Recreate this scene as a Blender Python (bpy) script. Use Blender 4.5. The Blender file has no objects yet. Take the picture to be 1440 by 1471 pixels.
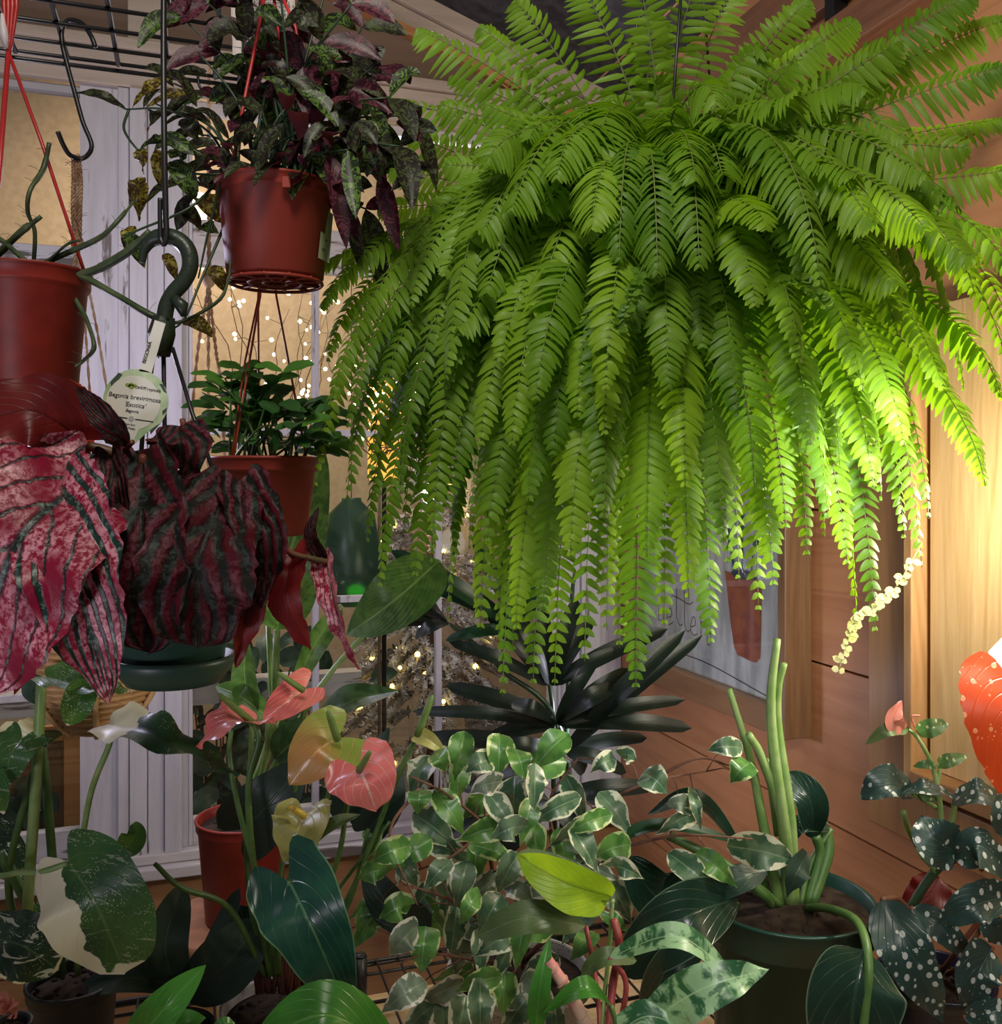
import bpy, bmesh, math, random
from mathutils import Vector, Matrix, noise
random.seed(7)
PI = math.pi
F = 1355.0
CAMZ = 1.5
scene = bpy.context.scene
COL = scene.collection

def P(px, py, d):
    return Vector(((px-720)/F*d, d, CAMZ-(py-690)/F*d))
def PP(lst):
    return [P(*q) for q in lst]
# ---- the corner of the room: right wall (a=0) and window wall (b=0)
E1 = Vector((-0.9491, -0.3149, 0)); E2 = Vector((0.3149, -0.9491, 0))
C0 = Vector(((890-720)/F*2.8, 2.8, 0))
ROOM = Matrix(((E1.x, E2.x, 0, C0.x), (E1.y, E2.y, 0, C0.y), (0, 0, 1, 0), (0, 0, 0, 1)))
def R(a, b, z):
    return ROOM @ Vector((a, b, z))
def toroom(p):
    return ROOM.inverted() @ p
def WL(px, py=690, b=0.0):       # pixel -> (a, z) on a plane parallel to the window wall
    k = (px-720)/F
    # C0 + a E1 + b E2 ; X = kY
    x0 = C0.x+b*E2.x; y0 = C0.y+b*E2.y
    a = (x0-k*y0)/(k*E1.y-E1.x)
    Y = y0+a*E1.y
    return a, CAMZ-(py-690)/F*Y
def WR(px, py=690, a=0.0):       # pixel -> (b, z) on a plane parallel to the right wall
    k = (px-720)/F
    x0 = C0.x+a*E1.x; y0 = C0.y+a*E1.y
    b = (x0-k*y0)/(k*E2.y-E2.x)
    Y = y0+b*E2.y
    return b, CAMZ-(py-690)/F*Y

# ---- objects
def tag(o, label=None, cat=None, group=None, kind=None):
    if label: o['label'] = label
    if cat: o['category'] = cat
    if group: o['group'] = group
    if kind: o['kind'] = kind
    return o
def empty(name, loc, label, cat, group=None):
    o = bpy.data.objects.new(name, None); COL.objects.link(o)
    o.location = loc; o.empty_display_size = .02
    return tag(o, label, cat, group)

class MB:
    def __init__(s): s.v = []; s.f = []; s.uv = []; s.mi = []; s.sm = []
    def add(s, vs, fs, uvs=None, m=0, smooth=True):
        n = len(s.v); s.v += [tuple(v) for v in vs]
        if uvs is None: uvs = [(0.5, 0.5)]*len(vs)
        s.uv += uvs
        for f in fs:
            s.f.append(tuple(i+n for i in f)); s.mi.append(m); s.sm.append(smooth)
    def box(s, c, d, m=0, rot=None):
        c = Vector(c); hx, hy, hz = d[0]/2, d[1]/2, d[2]/2
        vs = [Vector((x, y, z)) for x in (-hx, hx) for y in (-hy, hy) for z in (-hz, hz)]
        if rot is not None: vs = [rot @ v for v in vs]
        vs = [v+c for v in vs]
        s.add(vs, [(0,1,3,2),(4,6,7,5),(0,4,5,1),(2,3,7,6),(0,2,6,4),(1,5,7,3)], None, m, False)
    def bb(s, a0, a1, b0, b1, z0, z1, m=0):
        s.box(((a0+a1)/2, (b0+b1)/2, (z0+z1)/2), (abs(a1-a0), abs(b1-b0), abs(z1-z0)), m)
    def tube(s, pts, r, n=8, m=0, cap=True):
        pts = [Vector(p) for p in pts]
        if len(pts) < 2: return
        rr = r if isinstance(r, (list, tuple)) else [r]*len(pts)
        if len(rr) != len(pts):
            rr = [rr[0]+(rr[-1]-rr[0])*i/(len(pts)-1) for i in range(len(pts))]
        vs = []; uv = []
        t0 = (pts[1]-pts[0]).normalized()
        ref = Vector((0, 0, 1)) if abs(t0.z) < .9 else Vector((1, 0, 0))
        nrm = t0.cross(ref).normalized()
        for i, p in enumerate(pts):
            a = pts[max(i-1, 0)]; b = pts[min(i+1, len(pts)-1)]
            t = (b-a)
            t = t.normalized() if t.length > 1e-9 else t0
            nrm = (nrm-t*nrm.dot(t))
            nrm = nrm.normalized() if nrm.length > 1e-6 else t.orthogonal().normalized()
            bi = t.cross(nrm)
            for k in range(n):
                an = 2*PI*k/n
                vs.append(p+(nrm*math.cos(an)+bi*math.sin(an))*rr[i]); uv.append((i/(len(pts)-1), k/n))
        fs = []
        for i in range(len(pts)-1):
            for k in range(n):
                k2 = (k+1) % n
                fs.append((i*n+k, i*n+k2, (i+1)*n+k2, (i+1)*n+k))
        if cap:
            fs.append(tuple(range(n-1, -1, -1))); fs.append(tuple((len(pts)-1)*n+k for k in range(n)))
        s.add(vs, fs, uv, m)
    def lathe(s, c, prof, n=40, m=0, sq=1.0):
        c = Vector(c); vs = []; uv = []
        for i, (r, z) in enumerate(prof):
            for k in range(n):
                an = 2*PI*k/n
                vs.append(c+Vector((r*math.cos(an), r*sq*math.sin(an), z))); uv.append((k/n, i/len(prof)))
        fs = []
        for i in range(len(prof)-1):
            for k in range(n):
                k2 = (k+1) % n
                fs.append((i*n+k, i*n+k2, (i+1)*n+k2, (i+1)*n+k))
        s.add(vs, fs, uv, m)
    def sphere(s, c, r, n=8, m=0, sz=1.0):
        prof = [(max(r*math.sin(PI*i/n), 1e-5), -r*sz*math.cos(PI*i/n)) for i in range(n+1)]
        s.lathe(c, prof, n*2, m)
    def build(s, name, mats, parent=None, matrix=None, bevel=0):
        me = bpy.data.meshes.new(name)
        base = Vector((0, 0, 0))
        if parent is not None and matrix is None:
            base = parent['_base'] if False else parent.matrix_world.translation.copy()
            base = wloc(parent)
        me.from_pydata([tuple(Vector(v)-base) for v in s.v], [], s.f)
        ul = me.uv_layers.new(name='UVMap')
        li = [0]*len(me.loops)
        me.loops.foreach_get('vertex_index', li)
        flat = []
        for i in li: flat += [s.uv[i][0], s.uv[i][1]]
        ul.data.foreach_set('uv', flat)
        me.polygons.foreach_set('material_index', s.mi)
        me.polygons.foreach_set('use_smooth', s.sm)
        if not isinstance(mats, (list, tuple)): mats = [mats]
        for m in mats: me.materials.append(m)
        me.update()
        o = bpy.data.objects.new(name, me); COL.objects.link(o)
        if matrix is not None: o.matrix_world = matrix
        if parent is not None: o.parent = parent
        if bevel:
            bm = o.modifiers.new('b', 'BEVEL'); bm.width = bevel; bm.segments = 2; bm.limit_method = 'ANGLE'
        return o
def wloc(o):
    v = Vector((0, 0, 0))
    while o is not None:
        v += o.location; o = o.parent
    return v

def spline(pts, n):
    """Catmull-Rom through pts, n+1 samples by parameter"""
    pts = [Vector(p) for p in pts]
    if len(pts) == 2:
        return [pts[0].lerp(pts[1], i/n) for i in range(n+1)]
    q = [pts[0]*2-pts[1]]+pts+[pts[-1]*2-pts[-2]]
    segs = len(pts)-1; out = []
    for i in range(n+1):
        t = i/n*segs; k = min(int(t), segs-1); t -= k
        a, b, c, d = q[k], q[k+1], q[k+2], q[k+3]
        out.append(.5*((2*b)+(c-a)*t+(2*a-5*b+4*c-d)*t*t+(3*b-a-3*c+d)*t*t*t))
    return out
def bez(a, b, c, d, n):
    out = []
    for i in range(n+1):
        t = i/n; s = 1-t
        out.append(a*s**3+b*3*s*s*t+c*3*s*t*t+d*t**3)
    return out

# ---- leaves
def prof_fn(kind):
    if kind == 'ovate':
        f = lambda u: (u**.55)*((1-u)**.85)
    elif kind == 'acum':      # ficus, drawn-out tip
        f = lambda u: (u**.72)*((1-u)**1.3)+.012*(1-u)
    elif kind == 'lance':
        f = lambda u: (u**.8)*((1-u)**.9)
    elif kind == 'strap':
        f = lambda u: (u**.35)*((1-u)**.35)
    elif kind == 'ellip':
        f = lambda u: (u**.6)*((1-u)**.6)
    elif kind == 'heart':
        f = lambda u: (.74+1.15*u-.4*u*u)*((1-u)**.8)
    elif kind == 'round':
        f = lambda u: (.55+1.6*u)*((1-u)**.55)
    mx = max(f(i/60) for i in range(61))
    return lambda u: f(min(max(u, 0), 1))/mx
UP = Vector((0, 0, 1)); TOCAM = Vector((0, -1, 0))
def leaf(mb, pts, W, N=None, kind='ovate', fold=.25, curl=0.0, wave=0.0, nwave=3, nu=14, nv=8, lobe=None,
         serr=0.0, twist=0.0, asym=0.0, seed=0, thick=0.0, m=0):
    sp = spline(pts, nu)
    if N is None: N = (TOCAM*.7+UP*.7)
    N = Vector(N).normalized()
    f = prof_fn(kind); vs = []; uv = []
    hearty = kind in ('heart', 'round')
    if lobe is None: lobe = .75 if hearty else 0
    rnd = random.Random(seed)
    ph = rnd.random()*6.28
    for i in range(nu+1):
        u = i/nu
        T = (sp[min(i+1, nu)]-sp[max(i-1, 0)])
        T = T.normalized() if T.length > 1e-9 else Vector((1, 0, 0))
        S = T.cross(N)
        S = S.normalized() if S.length > 1e-5 else T.orthogonal().normalized()
        Nn = S.cross(T)
        if twist:
            q = Matrix.Rotation(twist*u, 3, T); S = q @ S; Nn = q @ Nn
        w = W*f(u)
        if not hearty: w = max(w, .0006 if i not in (0, nu) else .0002)
        for j in range(nv+1):
            v = -1+2*j/nv; av = abs(v)
            ww = w*(1+asym*(1 if v > 0 else -1))
            if serr and av > .9: ww *= 1+serr*rnd.uniform(-1, 1)
            fl = fold
            p = sp[i]+S*(v*ww*math.cos(fl))+Nn*(av*ww*math.sin(fl)-curl*ww*av*av)
            if wave: p += Nn*(wave*W*av*av*math.sin(ph+u*nwave*6.28+(1.7 if v > 0 else 0)))
            if lobe:
                p += T*(-lobe*W*math.sin(min(av*1.15, 1)*PI*.62)*(1-u)**2.2+lobe*W*.55*(av**3)*(1-u)**4)
            vs.append(p); uv.append((u, v*.5+.5))
    fs = []
    k = nv+1
    for i in range(nu):
        for j in range(nv):
            fs.append((i*k+j, i*k+j+1, (i+1)*k+j+1, (i+1)*k+j))
    mb.add(vs, fs, uv, m)
# ================= materials
class X:
    """a little arithmetic on node sockets"""
    def __init__(s, nt, sock): s.nt = nt; s.s = sock
    def _m(s, op, o=None, c=None):
        n = s.nt.nodes.new('ShaderNodeMath'); n.operation = op
        for i, q in enumerate((s, o, c)):
            if q is None: continue
            if isinstance(q, X): s.nt.links.new(q.s, n.inputs[i])
            else: n.inputs[i].default_value = q
        return X(s.nt, n.outputs[0])
    def __add__(s, o): return s._m('ADD', o)
    def __sub__(s, o): return s._m('SUBTRACT', o)
    def __mul__(s, o): return s._m('MULTIPLY', o)
    def abs(s): return s._m('ABSOLUTE')
    def frac(s): return s._m('FRACT')
    def max(s, o): return s._m('MAXIMUM', o)
    def min(s, o): return s._m('MINIMUM', o)
    def pow(s, o): return s._m('POWER', o)
    def gt(s, o): return s._m('GREATER_THAN', o)
    def lt(s, o): return s._m('LESS_THAN', o)
    def inv(s):
        return (s*-1.0)+1.0
    def step(s, a, b, c=0.0, d=1.0):
        n = s.nt.nodes.new('ShaderNodeMapRange'); n.interpolation_type = 'SMOOTHSTEP'
        s.nt.links.new(s.s, n.inputs['Value'])
        n.inputs['From Min'].default_value = a; n.inputs['From Max'].default_value = b
        n.inputs['To Min'].default_value = c; n.inputs['To Max'].default_value = d
        return X(s.nt, n.outputs[0])
def newmat(name):
    m = bpy.data.materials.new(name); m.use_nodes = True
    nt = m.node_tree; nt.nodes.clear()
    out = nt.nodes.new('ShaderNodeOutputMaterial')
    b = nt.nodes.new('ShaderNodeBsdfPrincipled')
    nt.links.new(b.outputs[0], out.inputs[0])
    return m, nt, b, out
def rgb(nt, c):
    n = nt.nodes.new('ShaderNodeRGB'); n.outputs[0].default_value = (*c, 1); return n.outputs[0]
def mixc(nt, fac, a, b, mode='MIX'):
    n = nt.nodes.new('ShaderNodeMix'); n.data_type = 'RGBA'; n.blend_type = mode
    if isinstance(fac, X): nt.links.new(fac.s, n.inputs[0])
    else: n.inputs[0].default_value = fac
    for i, q in ((6, a), (7, b)):
        if isinstance(q, (tuple, list)): n.inputs[i].default_value = (*q, 1)
        else: nt.links.new(q, n.inputs[i])
    return n.outputs[2]
def uvs(nt):
    t = nt.nodes.new('ShaderNodeTexCoord'); s = nt.nodes.new('ShaderNodeSeparateXYZ')
    nt.links.new(t.outputs['UV'], s.inputs[0])
    u = X(nt, s.outputs[0]); v = (X(nt, s.outputs[1])*2.0)-1.0
    return u, v, v.abs(), t
def objco(nt, scale=(1, 1, 1)):
    t = nt.nodes.new('ShaderNodeTexCoord'); mp = nt.nodes.new('ShaderNodeMapping')
    nt.links.new(t.outputs['Object'], mp.inputs[0]); mp.inputs['Scale'].default_value = scale
    return mp.outputs[0]
def nz(nt, scale, detail=3, co=None, rough=.5, dist=0):
    n = nt.nodes.new('ShaderNodeTexNoise'); n.inputs['Scale'].default_value = scale
    n.inputs['Detail'].default_value = detail; n.inputs['Roughness'].default_value = rough
    n.inputs['Distortion'].default_value = dist
    if co is None: co = objco(nt)
    nt.links.new(co, n.inputs['Vector'])
    return X(nt, n.outputs[0])
def vor(nt, scale, co=None, feature='F1', rnd=1.0):
    n = nt.nodes.new('ShaderNodeTexVoronoi'); n.inputs['Scale'].default_value = scale; n.feature = feature
    n.inputs['Randomness'].default_value = rnd
    if co is None: co = objco(nt)
    nt.links.new(co, n.inputs['Vector'])
    return n
def bump(nt, b, h, strength=.3, dist=.002):
    n = nt.nodes.new('ShaderNodeBump'); n.inputs['Strength'].default_value = strength
    n.inputs['Distance'].default_value = dist
    nt.links.new(h.s, n.inputs['Height'])
    nt.links.new(n.outputs[0], b.inputs['Normal'])
    return n
def backface(nt):
    g = nt.nodes.new('ShaderNodeNewGeometry'); return X(nt, g.outputs['Backfacing'])
def orand(nt):
    o = nt.nodes.new('ShaderNodeObjectInfo'); return X(nt, o.outputs['Random'])
def finish_leaf(nt, b, out, col, rough=.4, transl=.3, gain=1.3, spec=.5, tcol=None):
    nt.links.new(col, b.inputs['Base Color'])
    b.inputs['Roughness'].default_value = rough
    b.inputs['Specular IOR Level'].default_value = spec
    if transl > 0:
        t = nt.nodes.new('ShaderNodeBsdfTranslucent')
        if tcol is None:
            tc = mixc(nt, 1.0, col, (gain, gain*1.0, gain*.7), 'MULTIPLY')
        else: tc = tcol
        nt.links.new(tc, t.inputs[0])
        mx = nt.nodes.new('ShaderNodeMixShader'); mx.inputs[0].default_value = transl
        nt.links.new(b.outputs[0], mx.inputs[1]); nt.links.new(t.outputs[0], mx.inputs[2])
        nt.links.new(mx.outputs[0], out.inputs[0])
def veins(nt, u, av, n=9, slope=.55, width=.16, mid=.035):
    s = ((u-(av*slope))*float(n)).frac()
    side = (s-.5).abs().step(.5-width*.5, .5)      # bright at the wrap
    m = av.step(mid*1.6, mid*.4)
    return side, m

def m_leaf(name, c1, c2, vein, vs=.35, n=9, rough=.4, transl=.3, back=None, nscale=25, bs=.3, gain=1.3, slope=.55, edge=None):
    m, nt, b, out = newmat(name)
    u, v, av, t = uvs(nt)
    col = mixc(nt, nz(nt, nscale).step(.35, .65), c1, c2)
    col = mixc(nt, orand(nt)*.5, col, c1)
    side, mid = veins(nt, u, av, n, slope)
    col = mixc(nt, (side*.5).max(mid)*vs, col, vein)
    if edge: col = mixc(nt, av.step(.95, .985), col, edge)
    if back: col = mixc(nt, backface(nt), col, back)
    bump(nt, b, (side*-.6)+(mid*-1.0), bs, .003)
    finish_leaf(nt, b, out, col, rough, transl, gain)
    return m
def m_plain(name, c, rough=.5, spec=.5, metal=0, bn=0, bscale=200, c2=None, coat=0):
    m, nt, b, out = newmat(name)
    b.inputs['Base Color'].default_value = (*c, 1); b.inputs['Roughness'].default_value = rough
    b.inputs['Specular IOR Level'].default_value = spec; b.inputs['Metallic'].default_value = metal
    b.inputs['Coat Weight'].default_value = coat
    if c2: nt.links.new(mixc(nt, nz(nt, 30, 5).step(.35, .65), c, c2), b.inputs['Base Color'])
    if bn: bump(nt, b, nz(nt, bscale, 4), bn)
    return m
def m_wood(name, c1, c2, c3, axis='x', scale=1.0, rough=.6, knots=True, bs=.3, island=.25, seal=None):
    """object-space pine: long grain along axis"""
    m, nt, b, out = newmat(name)
    st = {'x': (.25, 3, 3), 'y': (3, .25, 3), 'z': (3, 3, .25)}[axis]
    st = tuple(q*scale for q in st)
    g = nt.nodes.new('ShaderNodeNewGeometry')
    isl = X(nt, g.outputs['Random Per Island'])
    # shift grain per board
    add = nt.nodes.new('ShaderNodeVectorMath'); add.operation = 'ADD'
    cmb = nt.nodes.new('ShaderNodeCombineXYZ')
    for k in range(3): nt.links.new((isl*(7.3+k*5)).s, cmb.inputs[k])
    nt.links.new(objco(nt, st), add.inputs[0]); nt.links.new(cmb.outputs[0], add.inputs[1])
    co = add.outputs[0]
    n1 = nz(nt, 1.6, 3, co, .55, .6)
    rings = ((n1*14.0).frac()-.5).abs()*2.0
    fine = nz(nt, 26, 5, co, .6)
    big = nz(nt, 1.1, 2, co)
    col = mixc(nt, rings.step(.15, .95), c1, c2)
    col = mixc(nt, fine.step(.35, .75)*.55, col, c3)
    col = mixc(nt, big.step(.35, .7)*.35, col, c3)
    col = mixc(nt, isl*island, col, c3)
    if knots:
        kco = objco(nt, tuple(q*1.3 for q in ((.6, 1.2, 1.2) if axis == 'x' else (1.2, .6, 1.2) if axis == 'y' else (1.2, 1.2, .6))))
        vn = vor(nt, 2.6, kco)
        kn = X(nt, vn.outputs['Distance'])
        col = mixc(nt, kn.step(.075, .03), col, tuple(q*.35 for q in c3))
    nt.links.new(col, b.inputs['Base Color'])
    b.inputs['Roughness'].default_value = rough
    bump(nt, b, rings*.3+fine, bs, .0015)
    return m
def m_paint(name, c, chip, rough=.55, amt=.56, axis='z'):
    """old chipped paint over grey wood"""
    m, nt, b, out = newmat(name)
    st = {'x': (1.5, 14, 14), 'y': (14, 1.5, 14), 'z': (14, 14, 1.5)}[axis]
    co = objco(nt, st)
    n1 = nz(nt, 1.4, 6, co, .65); n2 = nz(nt, 6, 5, objco(nt, tuple(q*.6 for q in st)), .6)
    col = mixc(nt, n2.step(.35, .7)*.55, c, tuple(q*.72 for q in c))
    col = mixc(nt, n1.step(amt, amt+.05), col, chip)
    nt.links.new(col, b.inputs['Base Color']); b.inputs['Roughness'].default_value = rough
    bump(nt, b, n1+n2*.5, .5, .002)
    return m
def m_emit(name, c, s):
    m, nt, b, out = newmat(name)
    e = nt.nodes.new('ShaderNodeEmission'); e.inputs[0].default_value = (*c, 1); e.inputs[1].default_value = s
    nt.links.new(e.outputs[0], out.inputs[0]); return m

MT = {}
MT['black'] = m_plain('black_wire', (.012, .012, .014), .38, .5)
MT['red_pot'] = m_plain('red_plastic', (.24, .022, .013), .45, .4, c2=(.19, .017, .01))
MT['red_pot2'] = m_plain('brick_red_plastic', (.27, .035, .022), .5, .4)
MT['red_strand'] = m_plain('red_strand', (.5, .03, .03), .35)
MT['orange_strand'] = m_plain('orange_strand', (.45, .08, .035), .4)
MT['clip_white'] = m_plain('clip_white', (.75, .68, .72), .4)
MT['green_pot'] = m_plain('green_plastic', (.018, .055, .038), .42, .5)
MT['green_pot2'] = m_plain('dark_green_plastic', (.008, .045, .032), .33, .5)
MT['green_hook'] = m_plain('hook_green', (.02, .032, .02), .4, bn=.6, bscale=120)
MT['black_pot'] = m_plain('black_plastic', (.012, .012, .014), .5)
MT['blue_pot'] = m_plain('navy_glaze', (.008, .01, .03), .3)
MT['white_pot'] = m_plain('white_glaze', (.62, .6, .64), .3)
MT['speckle_pot'] = None
MT['soil'] = m_plain('soil', (.02, .013, .01), .95, .1, c2=(.05, .035, .025), bn=1, bscale=90)
MT['terracotta'] = m_plain('terracotta', (.42, .2, .12), .8, .2, c2=(.33, .16, .1))
MT['jute'] = m_plain('jute', (.42, .25, .16), .95, .1, c2=(.6, .42, .3), bn=.8, bscale=350)
MT['bark'] = m_plain('bark', (.12, .05, .035), .8, .2, c2=(.2, .1, .07), bn=.5, bscale=160)
MT['paper'] = m_plain('paper', (.62, .56, .54), .8)
MT['ink'] = m_plain('ink', (.02, .02, .02), .8)
MT['tag'] = m_plain('tag_white', (.74, .74, .66), .6)
MT['tag_green'] = m_plain('tag_green', (.32, .5, .25), .6, c2=(.62, .72, .5))
MT['tag_dark'] = m_plain('tag_leaf_print', (.05, .09, .06), .6)
MT['label_green'] = m_plain('label_green', (.45, .47, .3), .7)
# speckled pot
m, nt, b, out = newmat('speckled_pot'); d = X(nt, vor(nt, 160).outputs['Distance'])
nt.links.new(mixc(nt, d.step(.25, .12), (.42, .4, .37), (.04, .04, .04)), b.inputs['Base Color']); b.inputs['Roughness'].default_value = .5
MT['speckle_pot'] = m

# walls
MT['pine_wall'] = m_wood('pine_wall', (.46, .2, .085), (.36, .14, .055), (.52, .24, .11), 'y', .9, .55, bs=.4)
MT['pine_trim'] = m_wood('pine_trim', (.3, .15, .055), (.24, .11, .04), (.36, .19, .07), 'z', .9, .5, False)
MT['pine_light'] = m_wood('pine_light', (.64, .4, .17), (.5, .29, .1), (.72, .5, .25), 'z', 1.5, .6, False, bs=.35)
MT['frame_wood'] = m_wood('frame_wood', (.17, .085, .038), (.13, .06, .027), (.22, .12, .055), 'z', 1.4, .45, True)
MT['frame_rail'] = m_wood('frame_rail', (.17, .085, .038), (.13, .06, .027), (.22, .12, .055), 'y', 1.4, .45, False)
MT['bench'] = m_wood('bench_ply', (.6, .4, .17), (.5, .32, .12), (.65, .48, .25), 'x', 1.2, .6, True)
MT['low_wall'] = m_wood('low_wall_pine', (.4, .19, .07), (.3, .13, .05), (.44, .23, .1), 'x', .9, .6)
MT['gable'] = m_wood('gable_ply', (.2, .125, .085), (.17, .105, .07), (.24, .155, .11), 'x', .6, .7, True, island=.1)
MT['orange_strip'] = m_wood('orange_strip', (.55, .24, .08), (.45, .18, .05), (.6, .3, .12), 'x', 1, .6, False)
MT['paint_v'] = m_paint('old_paint_upright', (.62, .59, .62), (.17, .14, .13), amt=.6)
MT['paint_h'] = m_paint('old_paint_level', (.6, .55, .54), (.17, .13, .11), axis='x', amt=.57)
MT['paint_sash'] = m_paint('weathered_sash', (.5, .48, .5), (.09, .075, .07), axis='x', amt=.53)
MT['paint_sash_v'] = m_paint('weathered_sash_upright', (.5, .48, .5), (.09, .075, .07), axis='z', amt=.5)
MT['cream'] = m_paint('cream_trim', (.58, .47, .38), (.34, .25, .18), axis='x', amt=.7)
MT['ceiling'] = m_plain('dark_ceiling_felt', (.035, .032, .036), .8, .3, c2=(.07, .065, .07), bn=.8, bscale=60)
MT['floor'] = m_plain('concrete_floor', (.12, .11, .1), .8, c2=(.18, .17, .15))
# glass: thin pane
m, nt, b, out = newmat('window_glass')
tr = nt.nodes.new('ShaderNodeBsdfTransparent'); tr.inputs[0].default_value = (.93, .95, .93, 1)
gl = nt.nodes.new('ShaderNodeBsdfGlossy'); gl.inputs[0].default_value = (1, 1, 1, 1); gl.inputs['Roughness'].default_value = .03
fr = nt.nodes.new('ShaderNodeFresnel'); nt.links.new((backface(nt)*(1/1.45-1.45)+1.45).s, fr.inputs[0])
mx = nt.nodes.new('ShaderNodeMixShader')
nt.links.new(fr.outputs[0], mx.inputs[0]); nt.links.new(tr.outputs[0], mx.inputs[1]); nt.links.new(gl.outputs[0], mx.inputs[2])
nt.links.new(mx.outputs[0], out.inputs[0]); MT['glass'] = m

# ---- leaves
def m_fern():
    m, nt, b, out = newmat('fern_green')
    u, v, av, t = uvs(nt)
    r = orand(nt)
    col = mixc(nt, r.step(.1, .9), (.08, .2, .008), (.235, .41, .015))
    col = mixc(nt, nz(nt, 9, 2).step(.35, .7)*.4, col, (.3, .5, .06))
    side, mid = veins(nt, u, av, 12, .25, .2, .05)
    col = mixc(nt, (side*.35).max(mid)*.3, col, (.34, .55, .1))
    bump(nt, b, (side*-.5)+(mid*-1.0), .35, .001)
    tc = mixc(nt, 1.0, col, (1.35, 1.4, .5), 'MULTIPLY')
    finish_leaf(nt, b, out, col, .42, .45, spec=.35, tcol=tc)
    return m
MT['fern'] = m_fern()
MT['fern_stem'] = m_plain('fern_rachis', (.12, .16, .03), .5)
# begonia (rex type): radiating dark veins on crimson with silvery pink between
def m_begonia(name, silver, base, red=(.32, .008, .03), back=(.2, .012, .012), n=5, dw=.24, shim=.6):
    m, nt, b, out = newmat(name)
    u, v, av, t = uvs(nt)
    wob = nz(nt, 60, 4) if silver > .5 else nz(nt, 35, 4)*2.0
    s = (((u-(av*.85))*float(n))+(wob*.5)).frac()
    dark = (s-.5).abs().step(dw, dw+.12 if silver > .5 else dw+.3)
    mid = av.step(.09, .02)
    dark = dark.max(mid)
    n2 = nz(nt, 150, 4, None, .7)
    n3 = nz(nt, 18, 3)
    sil = n2.step(.42, .6)*(n3.step(.35, .6))*dark.inv()
    col = mixc(nt, dark, red, base)
    # the grey-green shimmer that runs along the dark vein bands
    col = mixc(nt, dark*(nz(nt, 90, 5, None, .7).step(.5, .6))*shim, col, (.2, .3, .26))
    col = mixc(nt, sil*silver, col, (.66, .3, .36))
    col = mixc(nt, backface(nt), col, back)
    bump(nt, b, (n2*.4)-dark, .6, .003)
    finish_leaf(nt, b, out, col, .36 if silver > .5 else .5, .15, 1.5, .45 if silver > .5 else .2)
    return m
MT['beg_bright'] = m_begonia('begonia_silver_pink', 1.0, (.012, .02, .02), (.24, .006, .03), n=4, dw=.38)
MT['beg_band'] = m_begonia('begonia_banded', 1.0, (.008, .03, .024), (.26, .006, .035), n=4, dw=.24)
MT['beg_dark'] = m_begonia('begonia_dark_crimson', .12, (.008, .009, .007), (.06, .002, .007), (.1, .01, .008), 3, .1, .12)
MT['beg_red'] = m_leaf('begonia_red_underside', (.13, .009, .009), (.08, .004, .006), (.05, .004, .004), .6, 8, .45, .4, back=(.2, .012, .012), gain=2.5)
MT['beg_orange'] = m_leaf('begonia_orange_red', (.45, .05, .01), (.3, .02, .008), (.1, .01, .005), .5, 8, .4, .4, gain=2)
MT['beg_stem'] = m_plain('begonia_stem', (.1, .07, .03), .5, c2=(.16, .03, .02))
# mottled basket vine
def m_mottle(name, ca, cb, back):
    m, nt, b, out = newmat(name)
    u, v, av, t = uvs(nt)
    d = nz(nt, 75, 2, None, .5, 1.2)
    f = ((d*4.0).frac()-.5).abs().step(.14, .26)
    col = mixc(nt, f, ca, cb)
    col = mixc(nt, av.step(.06, .02)*.5, col, ca)
    col = mixc(nt, backface(nt), col, back)
    bump(nt, b, f*-1.0, .2, .001)
    finish_leaf(nt, b, out, col, .42, .22, 1.4, .4)
    return m
MT['mot_green'] = m_mottle('mottled_green', (.1, .18, .03), (.014, .024, .01), (.11, .02, .03))
MT['mot_dark'] = m_mottle('mottled_dark', (.055, .075, .025), (.016, .012, .01), (.1, .02, .035))
MT['mot_purple'] = m_mottle('mottled_purple', (.13, .03, .05), (.035, .008, .014), (.2, .06, .1))
MT['mot_yellow'] = m_mottle('mottled_olive', (.28, .24, .03), (.06, .035, .012), (.2, .08, .02))
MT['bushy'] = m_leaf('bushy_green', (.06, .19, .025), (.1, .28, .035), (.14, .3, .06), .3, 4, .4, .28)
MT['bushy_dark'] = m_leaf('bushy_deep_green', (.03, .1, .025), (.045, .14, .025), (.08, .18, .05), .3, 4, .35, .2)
MT['stem_green'] = m_plain('stem_green', (.05, .12, .028), .45, c2=(.08, .16, .04))
MT['stem_light'] = m_plain('stem_pale_green', (.25, .36, .13), .45, c2=(.16, .28, .07))
MT['stem_dark'] = m_plain('stem_deep_green', (.02, .05, .02), .45)
MT['cactus'] = m_plain('cactus_stem', (.035, .06, .025), .5, c2=(.08, .11, .045), bn=.4, bscale=90)
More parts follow.
